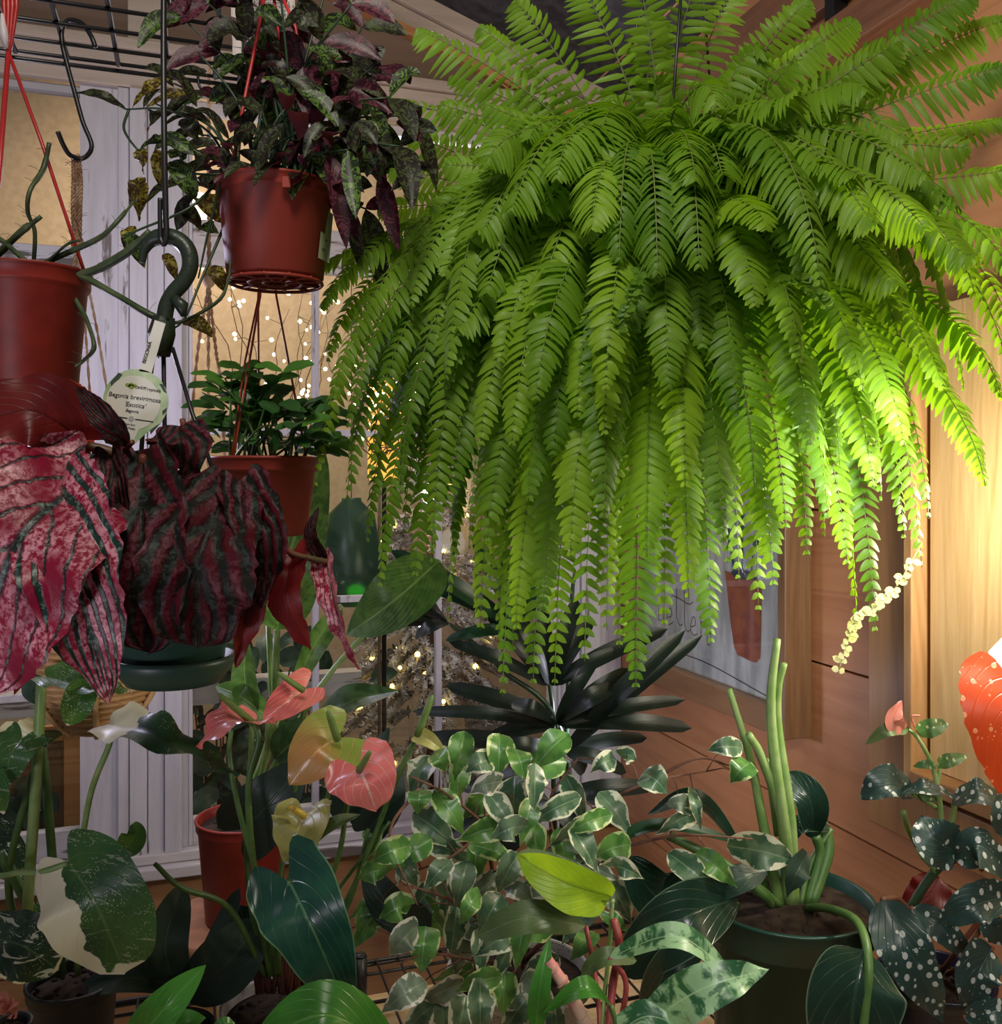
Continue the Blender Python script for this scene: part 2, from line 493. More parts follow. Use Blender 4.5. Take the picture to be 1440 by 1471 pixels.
# variegated monstera
def m_monstera(name, thr, side_sign=1, streak=.3, col1=(.02, .075, .028), col2=(.05, .14, .03)):
    m, nt, b, out = newmat(name)
    u, v, av, t = uvs(nt)
    col = mixc(nt, nz(nt, 14).step(.35, .65), col1, col2)
    side, mid = veins(nt, u, av, 7, .5, .2, .03)
    col = mixc(nt, (side*.35).max(mid)*.45, col, (.14, .26, .09))
    sp = X(nt, vor(nt, 330).outputs['Distance']).step(.3, .18)*nz(nt, 30).step(.46, .62)
    col = mixc(nt, sp*.85, col, (.62, .66, .45))
    st = nz(nt, 24, 2, objco(nt, (1, 1, 4)), .5, 1.5).step(.62, .66)*streak
    col = mixc(nt, st, col, (.6, .64, .5))
    w = nz(nt, 32, 3)
    cr = ((v*float(side_sign))+(w*.9)-.45-((u-.5)*.5)).step(thr, thr+.03)
    col = mixc(nt, cr, col, (.8, .78, .56))
    tip = (u+(w*.25)).step(1.06, 1.08)
    col = mixc(nt, tip, col, (.8, .78, .56))
    bump(nt, b, (side*-.6)+(mid*-1.0), .3, .003)
    finish_leaf(nt, b, out, col, .33, .2, 1.3, .5)
    return m
MT['mon_a'] = m_monstera('monstera_half_cream', .34, 1)
MT['mon_b'] = m_monstera('monstera_speckled', .9, 1, .5, (.03, .1, .04), (.06, .16, .05))
MT['mon_base'] = m_monstera('monstera_speckled_green', 1.6, 1, .25, (.03, .11, .02), (.08, .2, .03))
MT['mon_stripe'] = m_monstera('monstera_marbled', .8, 1, 1.0, (.012, .035, .018), (.02, .06, .025))
m, nt, b, out = newmat('monstera_cream_base')       # cream at the stalk end, green beyond it
u, v, av, t = uvs(nt)
col = mixc(nt, nz(nt, 14).step(.35, .65), (.015, .05, .028), (.03, .09, .035))
sp = X(nt, vor(nt, 300).outputs['Distance']).step(.28, .16)*nz(nt, 30).step(.48, .62)
col = mixc(nt, sp*.8, col, (.6, .62, .5))
col = mixc(nt, (u+(nz(nt, 40, 3)*.25)).step(.42, .40), col, (.8, .78, .55))
finish_leaf(nt, b, out, col, .35, .2); MT['mon_c'] = m
# anthurium
def m_spathe(name, c1, c2, vein, base=None):
    m, nt, b, out = newmat(name)
    u, v, av, t = uvs(nt)
    col = mixc(nt, nz(nt, 22).step(.3, .7), c1, c2)
    if base: col = mixc(nt, (u+(av*-.25)+(nz(nt, 20)*.4)).step(.75, .3), col, base)
    s = ((u-(av*.75))*5.0).frac()
    side = (s-.5).abs().step(.42, .49)
    col = mixc(nt, side.max(av.step(.05, .015))*.75, col, vein)
    bump(nt, b, side*-1.0, .6, .003)
    finish_leaf(nt, b, out, col, .3, .25, 1.2, .5)
    b.inputs['Coat Weight'].default_value = .15; b.inputs['Coat Roughness'].default_value = .25
    return m
MT['sp_pink'] = m_spathe('spathe_pink', (.8, .22, .2), (.74, .14, .15), (.97, .66, .6))
MT['sp_peach'] = m_spathe('spathe_olive_peach', (.5, .2, .07), (.38, .22, .06), (.6, .4, .2), (.22, .3, .06))
MT['sp_green'] = m_spathe('spathe_yellow_green', (.34, .36, .09), (.42, .4, .14), (.65, .62, .38))
MT['spadix'] = m_plain('spadix_green', (.13, .22, .05), .5, bn=.6, bscale=600)
MT['spadix_y'] = m_plain('spadix_yellow', (.55, .4, .06), .5, bn=.6, bscale=600)
MT['anth_leaf'] = m_leaf('anthurium_leaf', (.008, .05, .035), (.018, .085, .05), (.14, .3, .14), .45, 5, .28, .1, bs=.6, slope=.8, edge=(.12, .25, .12))
MT['anth_dark'] = m_leaf('anthurium_dark_leaf', (.008, .022, .018), (.012, .03, .022), (.04, .09, .05), .4, 5, .4, .1, slope=.8)
MT['brown_sheath'] = m_plain('brown_sheath', (.16, .045, .025), .7, c2=(.08, .03, .02))
MT['dieff'] = m_leaf('dumb_cane_leaf', (.05, .13, .025), (.13, .26, .06), (.3, .45, .16), .5, 12, .35, .3, nscale=60)
MT['dieff_dark'] = m_leaf('dumb_cane_dark_leaf', (.015, .05, .015), (.06, .13, .04), (.2, .3, .12), .5, 12, .35, .2, nscale=60)
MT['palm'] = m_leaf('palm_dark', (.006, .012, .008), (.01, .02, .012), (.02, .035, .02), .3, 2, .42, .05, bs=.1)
MT['palm_green'] = m_leaf('palm_green', (.006, .04, .015), (.012, .06, .02), (.03, .09, .03), .3, 2, .4, .1, bs=.1)
# ficus
def m_ficus(name, g1, g2, cream=(.6, .62, .48), thr=.74, vein=(.3, .42, .26)):
    m, nt, b, out = newmat(name)
    u, v, av, t = uvs(nt)
    col = mixc(nt, nz(nt, 40).step(.4, .6), g1, g2)
    col = mixc(nt, av.step(.05, .02)*.6, col, vein)
    e = (av+(nz(nt, 60, 3)-.5)*1.6+(u-.5).abs()*.12-orand(nt)*.22).step(thr-.02, thr+.03)
    col = mixc(nt, e, col, cream)
    finish_leaf(nt, b, out, col, .33, .2, 1.2, .6)
    return m
MT['fic_a'] = m_ficus('ficus_grey_green', (.05, .12, .065), (.13, .21, .125))
MT['fic_b'] = m_ficus('ficus_green', (.06, .18, .04), (.12, .28, .06), (.45, .55, .25), .84)
MT['fic_c'] = m_ficus('ficus_pale', (.12, .17, .12), (.2, .26, .19), (.62, .62, .55), .68)
# right side
MT['phil_dark'] = m_leaf('philodendron_dark', (.008, .028, .018), (.012, .04, .025), (.05, .1, .06), .35, 6, .25, .06, edge=(.1, .16, .1))
MT['phil_grey'] = m_leaf('philodendron_grey_green', (.02, .05, .035), (.035, .07, .05), (.12, .16, .08), .4, 6, .4, .1)
MT['phil_green'] = m_leaf('philodendron_bright', (.035, .16, .02), (.06, .24, .03), (.2, .42, .1), .4, 6, .3, .25)
MT['phil_lime_lit'] = m_leaf('philodendron_lime_lit', (.3, .5, .02), (.4, .62, .03), (.12, .1, .03), .4, 8, .4, .5, back=(.08, .13, .03), slope=.5)  # lime base colour raised to stand for light coming through the leaf
MT['phil_olive'] = m_leaf('philodendron_olive', (.06, .1, .035), (.09, .15, .05), (.2, .25, .1), .4, 6, .4, .25)
def m_marble():
    m, nt, b, out = newmat('marbled_leaf'); u, v, av, t = uvs(nt)
    f = nz(nt, 30, 5, None, .6, 1.5).step(.44, .56)
    col = mixc(nt, f, (.03, .12, .05), (.28, .48, .27))
    col = mixc(nt, av.step(.06, .02)*.6, col, (.4, .6, .35))
    finish_leaf(nt, b, out, col, .35, .2); return m
MT['marble'] = m_marble()
MT['pink_roll'] = m_plain('rolled_leaf_pink', (.55, .2, .2), .4, c2=(.6, .42, .3))
MT['red_stem'] = m_plain('red_stem', (.3, .06, .05), .45, c2=(.2, .03, .03))
def m_spots(name, base, spot, back, scale=75, thr=.3, tr=.12, tcol=None):
    m, nt, b, out = newmat(name); u, v, av, t = uvs(nt)
    d = X(nt, vor(nt, scale, objco(nt, (1, 1, .8)), 'F1', .75).outputs['Distance'])
    d2 = X(nt, vor(nt, scale*2.3).outputs['Distance'])
    f = d.step(thr, thr-.05).max(d2.step(.2, .14)*nz(nt, 20).step(.5, .6))
    col = mixc(nt, nz(nt, 20)*.7, base, tuple(q*1.7 for q in base))
    side, mid = veins(nt, u, av, 6, .6, .15, .03)
    col = mixc(nt, (side*.4).max(mid)*.3, col, tuple(min(1, q*3) for q in base))
    col = mixc(nt, f*.85, col, spot)
    if back: col = mixc(nt, backface(nt), col, back)
    bump(nt, b, (side*-.6)+(mid*-1.0)+(f*.3), .5, .002)
    finish_leaf(nt, b, out, col, .35, tr, 1.4, .5)
    return m
MT['mac'] = m_spots('polka_dot_leaf', (.014, .034, .03), (.42, .46, .44), (.12, .01, .015))
MT['mac_light'] = m_spots('polka_dot_young_leaf', (.06, .14, .05), (.55, .6, .42), (.3, .1, .06), 110, .28, .35)
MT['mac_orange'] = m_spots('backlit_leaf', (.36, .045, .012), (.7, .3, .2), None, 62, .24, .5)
MT['mac_pink'] = m_leaf('young_pink_leaf', (.5, .16, .13), (.6, .26, .2), (.3, .05, .05), .5, 6, .4, .4)
# through the window
MT['tan'] = m_plain('tan_canvas', (.46, .34, .23), .85, .1, c2=(.4, .29, .19))
MT['snow'] = m_plain('flocked_snow', (.7, .66, .68), .9, .1, bn=1, bscale=220, c2=(.36, .3, .24))
MT['tree_green'] = m_plain('flocked_tree_core', (.09, .08, .035), .9, .1)
MT['bulb'] = m_emit('fairy_bulb', (1, .72, .14), 7)
MT['bulb_w'] = m_emit('fairy_bulb_pale', (1, .85, .5), 9)
MT['twig'] = m_plain('twig', (.14, .08, .04), .8)
MT['green_glow'] = m_plain('green_glass', (.02, .12, .03), .2)
MT['bg_leaf'] = m_leaf('outdoor_leaf', (.015, .04, .02), (.04, .09, .05), (.1, .16, .1), .3, 4, .4, .2)
MT['amber'] = m_emit('amber_lamp_glass', (1, .42, .08), 1.4)
MT['lamp_white'] = m_emit('grow_lamp_glass', (1, .95, .82), 2.2)
# ================= the room (local axes: x=a along window wall to the left, y=b along right wall to the camera)
RB = {}
def rempty(name, abz, label, cat, group=None):
    o = empty(name, R(*abz), label, cat, group)
    o.rotation_euler = (0, 0, math.atan2(E1.y, E1.x)); RB[o.name] = Vector(abz); return o
def rbuild(mb, name, mats, parent=None, bevel=0, kind=None, base=None):
    if parent is not None:
        b = RB[parent.name]
        mb.v = [tuple(Vector(v)-b) for v in mb.v]
        par = parent; mb2 = mb
        o = mb2.build(name, mats, None, None, bevel); o.parent = par
    else:
        o = mb.build(name, mats, None, ROOM.copy(), bevel)
    if kind: o['kind'] = kind
    return o
ZT = WL(600, 180)[1]                     # head of the window openings
ZH = WL(585, 117)[1]                     # top of the casing head
ZS = WL(300, 1218)[1]                    # sill
ZM1 = WL(60, 350)[1]; ZM0 = WL(60, 380)[1]   # meeting rail
zr = lambda m_: CAMZ-1.281*m_
AL = 2.4
# --- right wall: planks
mb = MB()
seams = [-.05, .19, .505, .817, 1.129, 1.44, 1.752, 2.064, 2.376, 2.69, 3.0]
for i in range(len(seams)-1):
    mb.bb(-.03, 0, 0, 2.9, seams[i]+.0025, seams[i+1]-.0025)
mb.bb(-.05, -.031, -.1, 2.9, -.05, 3.0)
rbuild(mb, 'wall_right', MT['pine_wall'], kind='structure')
# --- casing, edge strip, bright panel and ledge at the right
b1, _ = WR(1262); b2, _ = WR(1326); b3, _ = WR(1338); b4, _ = WR(1346)
zl = zr((1120-690)/(1390-270)); ztp = zr((430-690)/(1390-270))
mb = MB(); mb.bb(0, .022, b1, b2, zr(.42), ztp)
rbuild(mb, 'trim_1', MT['pine_trim'], kind='structure', bevel=.002)
mb = MB(); mb.bb(0, .042, b2, b3, zr(.42), ztp)
rbuild(mb, 'trim_2', m_wood('pine_edge_strip', (.42, .23, .09), (.32, .16, .06), (.5, .3, .13), 'z', 1, .5, False), kind='structure', bevel=.002)
mb = MB(); mb.bb(.0, .014, b4, b4+.42, zl, ztp); mb.bb(.0, .014, b4+.425, b4+.9, zl, ztp)
rbuild(mb, 'trim_3', MT['pine_light'], kind='structure', bevel=.001)
mb = MB(); mb.bb(0, .05, b3+.001, b4+.9, zl-.03, zl-.001); mb.bb(0, .024, b1, b4+.9, zr(.49), zr(.42)-.001)
rbuild(mb, 'trim_4', MT['pine_trim'], kind='structure', bevel=.003)
# --- window wall
aL1 = WL(115)[0]; aR1 = WL(270)[0]; aR2 = WL(803)[0]
ZLW = ZS-.045
mb = MB()
mb.bb(-.05, AL, -.04, 0, -.05, ZLW-.46); mb.bb(-.05, AL, -.04, 0, ZLW-.455, ZLW-.22); mb.bb(-.05, AL, -.04, 0, ZLW-.215, ZLW)
rbuild(mb, 'wall_back', MT['low_wall'], kind='structure')
mb = MB()
mb.bb(-.05, aR2, -.05, -.0, ZLW, ZH); mb.v = mb.v[:0]; mb.f = []; mb.uv = []; mb.mi = []; mb.sm = []
mb.bb(-.05, aR2, -.10, 0, ZLW, ZH)                 # the pier by the corner
mb.bb(aR1, aL1, -.10, 0, ZLW, ZH)                  # pier between the windows
rbuild(mb, 'wall_back_piers', MT['paint_v'], kind='structure')
# casings
a170 = WL(172)[0]; a215 = WL(215)[0]
mb = MB()
for (x0, x1, t) in ((WL(186)[0], WL(170)[0], .022), (WL(212)[0], WL(187)[0], .03), (WL(236)[0], WL(213)[0], .02), (WL(262)[0], WL(237)[0], .034)):
    mb.bb(x0, x1, 0, t, ZS, ZT-.002)
for (x0, x1, t) in ((WL(830)[0], WL(806)[0], .02), (WL(858)[0], WL(831)[0], .03), (.002, WL(859)[0], .02)):
    mb.bb(x0, x1, 0, t, ZS, ZT-.002)
rbuild(mb, 'trim_5', MT['paint_v'], kind='structure', bevel=.003)
mb = MB(); mb.bb(WL(236)[0], WL(184)[0], 0, .02, ZH, 3.2)
rbuild(mb, 'trim_6', MT['cream'], kind='structure', bevel=.003)
# head casing, three stepped bands
hh = ZH-ZT
mb = MB()
mb.bb(.0, AL, 0, .040, ZH-.25*hh, ZH); mb.bb(.0, AL, 0, .028, ZT+.35*hh, ZH-.25*hh-.001); mb.bb(0, AL, 0, .02, ZT, ZT+.35*hh-.001)
rbuild(mb, 'trim_7', MT['cream'], kind='structure', bevel=.004)
# sill
mb = MB(); mb.bb(0, AL, -.1, .06, ZLW, ZLW+.03); mb.bb(0, AL, .0, .035, ZLW+.031, ZS+.012)
rbuild(mb, 'trim_8', MT['paint_h'], kind='structure', bevel=.004)
# gable panel above the head, under the sloping ceiling
zc = WL(890, 150)[1]                                  # ceiling height at the corner
p1 = WL(600, 0); p2 = WL(889, 150)
sl = (p1[1]-p2[1])/(p1[0]-p2[0])
ceilz = lambda a: p2[1]+sl*(a-p2[0])
mb = MB()
mb.add([(0, 0, ZH), (AL, 0, ZH), (AL, 0, ceilz(AL)), (0, 0, ceilz(0))], [(0, 1, 2, 3)], None, 0, False)
mb.add([(0, -.04, ZH), (AL, -.04, ZH), (AL, -.04, ceilz(AL)), (0, -.04, ceilz(0))], [(3, 2, 1, 0)], None, 0, False)
rbuild(mb, 'wall_gable', MT['gable'], kind='structure')
def slopeboard(mb, d0, d1, t, a0=0.0, a1=AL):
    vs = []
    for b in (0.0, t):
        for a in (a0, a1):
            vs += [(a, b, ceilz(a)-d0), (a, b, ceilz(a)-d1)]
    mb.add(vs, [(0,1,3,2),(4,6,7,5),(0,2,6,4),(1,5,7,3),(0,4,5,1),(2,3,7,6)], None, 0, False)
mb = MB(); slopeboard(mb, 0, .05, .04); slopeboard(mb, .052, .10, .025)
rbuild(mb, 'trim_9', MT['cream'], kind='structure', bevel=.002)
mb = MB(); slopeboard(mb, .101, .125, .035)
rbuild(mb, 'trim_10', MT['orange_strip'], kind='structure', bevel=.002)
# ceiling
mb = MB()
mb.add([(-.05, -.05, ceilz(-.05)), (AL, -.05, ceilz(AL)), (AL, 2.9, ceilz(AL)), (-.05, 2.9, ceilz(-.05))], [(0, 3, 2, 1)], None, 0, False)
mb.add([(-.05, -.05, ceilz(-.05)+.05), (AL, -.05, ceilz(AL)+.05), (AL, 2.9, ceilz(AL)+.05), (-.05, 2.9, ceilz(-.05)+.05)], [(0, 1, 2, 3)], None, 0, False)
rbuild(mb, 'ceiling', MT['ceiling'], kind='structure')
mb = MB(); mb.bb(-.1, AL, -.1, 2.9, -.06, 0)
rbuild(mb, 'floor', MT['floor'], kind='structure')
# plate and rafters along the top of the right wall (seen behind the fern)
zb = zr((52-690)/(1280-270))
mb = MB(); mb.bb(.001, .05, .0, 2.9, zb, zb+.075); mb.bb(.001, .03, 0, 2.9, zb+.12, zb+.24)
rbuild(mb, 'trim_11', m_wood('dark_plate', (.2, .08, .04), (.14, .055, .03), (.26, .12, .06), 'y', 1, .5, False), kind='structure', bevel=.003)

mb = MB(); mb.bb(.0, .1, .0, 2.9, WL(870, 112)[1], ceilz(.1)-.002)
rbuild(mb, 'trim_13', m_wood('orange_beam', (.55, .27, .12), (.4, .17, .07), (.6, .33, .16), 'y', 1.6, .5, True), kind='structure', bevel=.003)
# --- windows
def window(n, a0, a1, z0, z1, vbars, hbars, stile, rail_b, rail_t, matv, math_, splitz):
    w = rempty('window_%d' % n, (a1, -.03, z0), None, None); w['kind'] = 'structure'
    B0, B1 = -.045, -.012
    mb = MB(); mb.bb(a0, a0+stile, B0, B1, z0, z1); mb.bb(a1-stile, a1, B0, B1, z0, z1)
    rbuild(mb, 'stile', matv, w, .003)
    mb = MB(); mb.bb(a0+stile, a1-stile, B0, B1, z0, z0+rail_b); mb.bb(a0+stile, a1-stile, B0, B1, z1-rail_t, z1)
    if splitz: mb.bb(a0+stile, a1-stile, B0-.0, B1+.006, splitz[0], splitz[1])
    rbuild(mb, 'rail', math_, w, .003)
    if vbars or hbars:
        mb = MB(); top = splitz[0] if splitz else z1-rail_t
        for a in vbars: mb.bb(a-.009, a+.009, B0+.004, B1-.004, z0+rail_b, top)
        for z in hbars: mb.bb(a0+stile, a1-stile, B0+.006, B1-.006, z-.009, z+.009)
        rbuild(mb, 'muntin', MT['paint_sash_v'] if False else MT['paint_v'], w, .002)
    mb = MB(); mb.bb(a0+stile*.5, a1-stile*.5, (B0+B1)/2-.0015, (B0+B1)/2+.0015, z0+rail_b*.5, z1-rail_t*.5)
    rbuild(mb, 'glass_pane', MT['glass'], w)
    return w
hb = [WL(500, 622)[1], WL(500, 862)[1]]
window(1, aR2, aR1, ZS, ZT, [WL(455)[0], WL(633)[0]], hb, .012, .075, .03, MT['paint_v'], MT['paint_h'],
       (WL(480, 392)[1], WL(480, 330)[1]))
hb2 = [WL(60, 640)[1], WL(90, 1002)[1]]
window(2, WL(168)[0], AL-.05, ZS+.005, ZT, [], hb2, WL(122)[0]-WL(168)[0], .075, .02, MT['paint_sash_v'], MT['paint_sash'], (ZM0, ZM1))
# --- framed print on the right wall
fb0, _ = WR(915); fb1, _ = WR(1128, 0, .065)
FT = .065
fz0 = CAMZ-(1.281-.05)*((1055-690)/(1120-(270)))
fz1 = fz0+.62
# outer front plane at a=FT; frame spans b fb0..fb1
pic = rempty('framed_print', (0, (fb0+fb1)/2, fz0), 'brown wood framed print of a potted plant with handwriting, hung on the pine wall', 'picture')
bL = WR(905, 0, FT)[0]; bR = WR(1128, 0, FT)[0]
st = .026
for q in (bL, bR-st):
    mb = MB(); mb.bb(.0, FT, q, q+st, fz0, fz1); rbuild(mb, 'frame_stile', MT['frame_wood'], pic, .002)
for q in (fz0, fz1-.055):
    mb = MB(); mb.bb(0, FT-.001, bL+st, bR-st, q, q+.055); rbuild(mb, 'frame_rail', MT['frame_rail'], pic, .002)
PA = .034                           # picture sheet plane
mb = MB(); mb.bb(.02, PA, bL+st, bR-st, fz0+.055, fz1-.055)
m, nt, b_, out_ = newmat('washed_board')
nt.links.new(mixc(nt, nz(nt, 3, 4, objco(nt, (1, 9, 2))).step(.35, .7), (.6, .58, .62), (.36, .36, .38)), b_.inputs['Base Color']); b_.inputs['Roughness'].default_value = .25
rbuild(mb, 'print_board', m, pic)
def strokes(pts2, w, mb, a=PA+.0008):
    """ink strokes on the sheet: pixel polyline -> flat ribbon on plane a"""
    q = []
    for (x, y) in pts2:
        b, z = WR(x, y, a); q.append(Vector((a, b, z)))
    q = spline(q, max(6, len(q)*4))
    vs = []; fs = []
    for i, p in enumerate(q):
        t = (q[min(i+1, len(q)-1)]-q[max(i-1, 0)]).normalized()
        s = Vector((1, 0, 0)).cross(t)*w
        vs += [p+s, p-s]
    for i in range(len(q)-1): fs.append((2*i, 2*i+1, 2*i+3, 2*i+2))
    mb.add(vs, fs, None, 0, False)
def cr(x, y): return (900+x*.2244, 750+y*.2243)      # from the zoomed crop of the picture
mb = MB()
L = lambda *p: strokes([cr(*q) for q in p], .0011, mb)
L((205, 500), (207, 570), (206, 632)); L((206, 600), (225, 560), (240, 590), (232, 632), (208, 622))      # b
L((262, 610), (290, 600), (285, 550), (265, 570), (258, 620), (272, 655), (300, 640))                       # e
L((322, 420), (320, 520), (325, 620), (345, 660), (362, 650)); L((372, 430), (372, 560), (375, 660), (392, 700), (410, 690))  # tt
L((290, 470), (340, 490), (400, 525), (430, 510))                                                            # the bar through tt
L((412, 670), (440, 660), (438, 610), (420, 620), (412, 690), (430, 725), (455, 715))                        # e
L((470, 600), (478, 660), (476, 725)); L((476, 650), (500, 635), (515, 700), (520, 780), (535, 785))         # r
L((190, 640-330), (215, 500-150), (240, 330), (262, 250))
rbuild(mb, 'handwriting', MT['ink'], pic)
mb = MB()
q0 = WR(905, 925, PA+.001); q1 = WR(1105, 1035, PA+.001)
strokes([cr(185, 795), (1010, 950+0), cr(895, 1112)], .0013, mb)
rbuild(mb, 'ink_line', MT['ink'], pic)
def flat(pxs, mat, name, a, parent):
    vs = []
    for (x, y) in pxs:
        b, z = WR(x, y, a); vs.append((a, b, z))
    mb = MB(); mb.add(vs, [tuple(range(len(vs)))], None, 0, False)
    return rbuild(mb, name, mat, parent)
m, nt, b_, out_ = newmat('painted_terracotta'); nt.links.new(mixc(nt, nz(nt, 30, 5).step(.35, .7), (.36, .09, .04), (.22, .04, .04)), b_.inputs['Base Color'])
flat([cr(*q) for q in ((630, 310), (650, 480), (668, 640), (690, 800), (712, 850), (800, 893), (830, 900), (858, 872), (862, 700), (866, 380), (840, 368), (720, 355), (660, 320))], m, 'painted_pot', PA+.0012, pic)
flat([cr(*q) for q in ((668, 318), (690, 350), (745, 368), (820, 372), (838, 362), (800, 320), (740, 300))], m_plain('painted_soil', (.05, .04, .09), .7), 'painted_soil', PA+.0016, pic)
mb = MB()
for q in (((640, 80), (670, 180), (690, 330)), ((735, 60), (742, 200), (742, 350)), ((860, 60), (815, 180), (797, 350))):
    strokes([cr(*p) for p in q], .003, mb, PA+.002)
for q in (((600, -60), (640, 20), (655, 130)), ((870, -40), (850, 60), (820, 160)), ((735, -80), (738, 0), (738, 90))):
    strokes([cr(*p) for p in q], .009, mb, PA+.0021)
rbuild(mb, 'painted_stalk', m_plain('painted_teal', (.03, .1, .09), .7), pic)
mb = MB(); mb.bb(PA+.006, PA+.008, bL+st, bR-st, fz0+.055, fz1-.055)
rbuild(mb, 'glass_pane', MT['glass'], pic)

# --- what lies beyond the window: a lit canvas room
mb = MB(); mb.bb(-2.5, AL+1.5, -2.45, -2.4, -.2, 3.6)
o = rbuild(mb, 'wall_outer', MT['tan'], kind='structure')
mb = MB(); mb.bb(-2.5, AL+1.5, -2.4, -.06, -.1, -.05); o = rbuild(mb, 'floor_outer', MT['floor'], kind='structure')
# white ledge outside
mb = MB(); q = WL(470, 968, -.35); q2 = WL(470, 1000, -.35); mb.bb(WL(520, 0, -.35)[0], AL, -.42, -.35, q2[1], q[1]); 
t = rbuild(mb, 'trim_12', MT['paint_h'], kind='structure')
# brown wood frame reflected in the low left pane, modelled as a solid behind it
mb = MB(); qa = WL(118, 1040, -.5); qb = WL(-60, 1160, -.5)
w = rempty('wood_frame_reflection', (qa[0], -.55, 0), 'orange-brown wood frame reflection modelled as a solid behind the low left window pane', 'reflection')
mb.bb(qa[0], qb[0], -.62, -.52, 0, qa[1]-.04); rbuild(mb, 'body', MT['frame_wood'], w)
mb = MB(); mb.bb(qa[0]+.001, qa[0]+.05, -.52, -.5, 0, qa[1]); mb.bb(qa[0]+.05, qb[0], -.52, -.5, qa[1]-.045, qa[1]); rbuild(mb, 'reflected_frame', MT['orange_strip'], w, .002)

# ================= bench, wire rack
RZ = .6; qp = toroom(P(517, 1400, 1.74)); RB0 = qp.y-.03; RA0 = .06
bench = rempty('plywood_bench', (1.1, 1.3, 0), 'pale plywood bench under the wire rack and the potted plants', 'bench')
mb = MB(); mb.bb(.03, 2.2, RB0-.03, 1.8, RZ-.11, RZ-.085); rbuild(mb, 'bench_top', MT['bench'], bench, .002)
for x in (.1, 2.1):
    for y in (RB0+.06, 1.7):
        mb = MB(); mb.bb(x-.03, x+.03, y-.03, y+.03, 0, RZ-.11); rbuild(mb, 'leg', MT['low_wall'], bench, .002)
rack = rempty('wire_rack', (1.1, 1.3, RZ-.084), 'black wire rack shelf holding the lower row of potted plants', 'rack')
mb = MB()
for k in range(0, 50):
    x = RA0+.02+k*.042
    if x > 2.14: break
    mb.tube([(x, RB0, RZ-.006), (x, 1.75, RZ-.006)], .0024, 6)
rbuild(mb, 'deck_wire', MT['black'], rack)
mb = MB()
for k in range(7): mb.tube([(RA0, RB0+.0+k*.13, RZ-.012), (2.15, RB0+k*.13, RZ-.012)], .0034, 6)
for z in (RZ-.006, RZ-.03):
    for y in (RB0, 1.75): mb.tube([(RA0, y, z), (2.15, y, z)], .0034, 6)
    for x in (RA0, 2.15): mb.tube([(x, RB0, z), (x, 1.75, z)], .0034, 6)
rbuild(mb, 'rim', MT['black'], rack)
for (x, y) in ((qp.x, qp.y), (RA0+.03, RB0+.03), (RA0+.03, 1.72), (2.12, 1.72), (2.12, RB0+.03)):
    mb = MB(); top = CAMZ-(1374-690)/F*1.74 if (x, y) == (qp.x, qp.y) else RZ+.02
    mb.tube([(x, y, RZ-.0845), (x, y, top)], .0135, 16); mb.tube([(x, y, top), (x, y, top+.004)], .0115, 16)
    rbuild(mb, 'post', MT['black'], rack)
# ================= potted plants: helpers
def pot(parent, c, r, h, mat, z_rim, taper=.74, lip=.02, soil=True, name='pot', soilmat=None, n=48):
    """c: xy centre, rim at z_rim; the pot goes down h"""
    x, y = c[0], c[1]; lr = .0035
    prof = [(.001, z_rim-h), (r*taper-.004, z_rim-h), (r*taper, z_rim-h+.004), (r*(taper+(.97-taper)*(1-lip/h)), z_rim-lip-.002), (r*.985, z_rim-lip), (r, z_rim-lip+.003),
            (r, z_rim-.004), (r+.0022, z_rim-.003), (r+.0022, z_rim), (r-.002, z_rim+.001), (r-.004, z_rim-.002), (r*.93, z_rim-.02), (r*.9, z_rim-.03)]
    mb = MB(); mb.lathe((x, y, 0), prof, n); o = mb.build(name, mat, parent)
    if soil:
        mb = MB(); rn = random.Random(int(r*1e5)); rs = r*.93
        mb.lathe((x, y, 0), [(rs, z_rim-.018), (rs*.7, z_rim-.012), (rs*.35, z_rim-.01), (.001, z_rim-.008)], n)
        for k in range(40):
            an = rn.random()*6.28; q = rs*.9*math.sqrt(rn.random()); mb.sphere((x+q*math.cos(an), y+q*math.sin(an), z_rim-.012), rn.uniform(.002, .006), 4)
        mb.build('soil', soilmat or MT['soil'], parent)
    return o
def L1(parent, mat, pts, wpx, name='leaf', **kw):
    """one leaf as its own part; pts in (px,py,depth), half width in px at that depth"""
    d = sum(p[2] for p in pts)/len(pts)
    mb = MB(); leaf(mb, PP(pts), wpx*d/F, **kw)
    return mb.build(name, MT[mat] if isinstance(mat, str) else mat, parent)
def S1(parent, mat, pts, rpx, name='stem', n=8, sm=6):
    d = sum(p[2] for p in pts)/len(pts)
    q = spline(PP(pts), max(4, (len(pts)-1)*sm))
    r = [x*d/F for x in rpx] if isinstance(rpx, (list, tuple)) else rpx*d/F
    mb = MB(); mb.tube(q, r, n); return mb.build(name, MT[mat] if isinstance(mat, str) else mat, parent)
def text_mesh(s, size, name, mat, parent, M4, shear=0, align='CENTER'):
    cu = bpy.data.curves.new(name, 'FONT'); cu.body = s; cu.size = size; cu.shear = shear; cu.align_x = align; cu.extrude = .0001
    to = bpy.data.objects.new(name, cu); COL.objects.link(to)
    bpy.context.view_layer.update()
    me = bpy.data.meshes.new_from_object(to.evaluated_get(bpy.context.evaluated_depsgraph_get()))
    bpy.data.objects.remove(to)
    me.name = name; me.materials.clear(); me.materials.append(mat)
    base = Matrix.Translation(-wloc(parent)) if parent else Matrix()
    me.transform(base @ M4)
    o = bpy.data.objects.new(name, me); COL.objects.link(o); o.parent = parent; return o

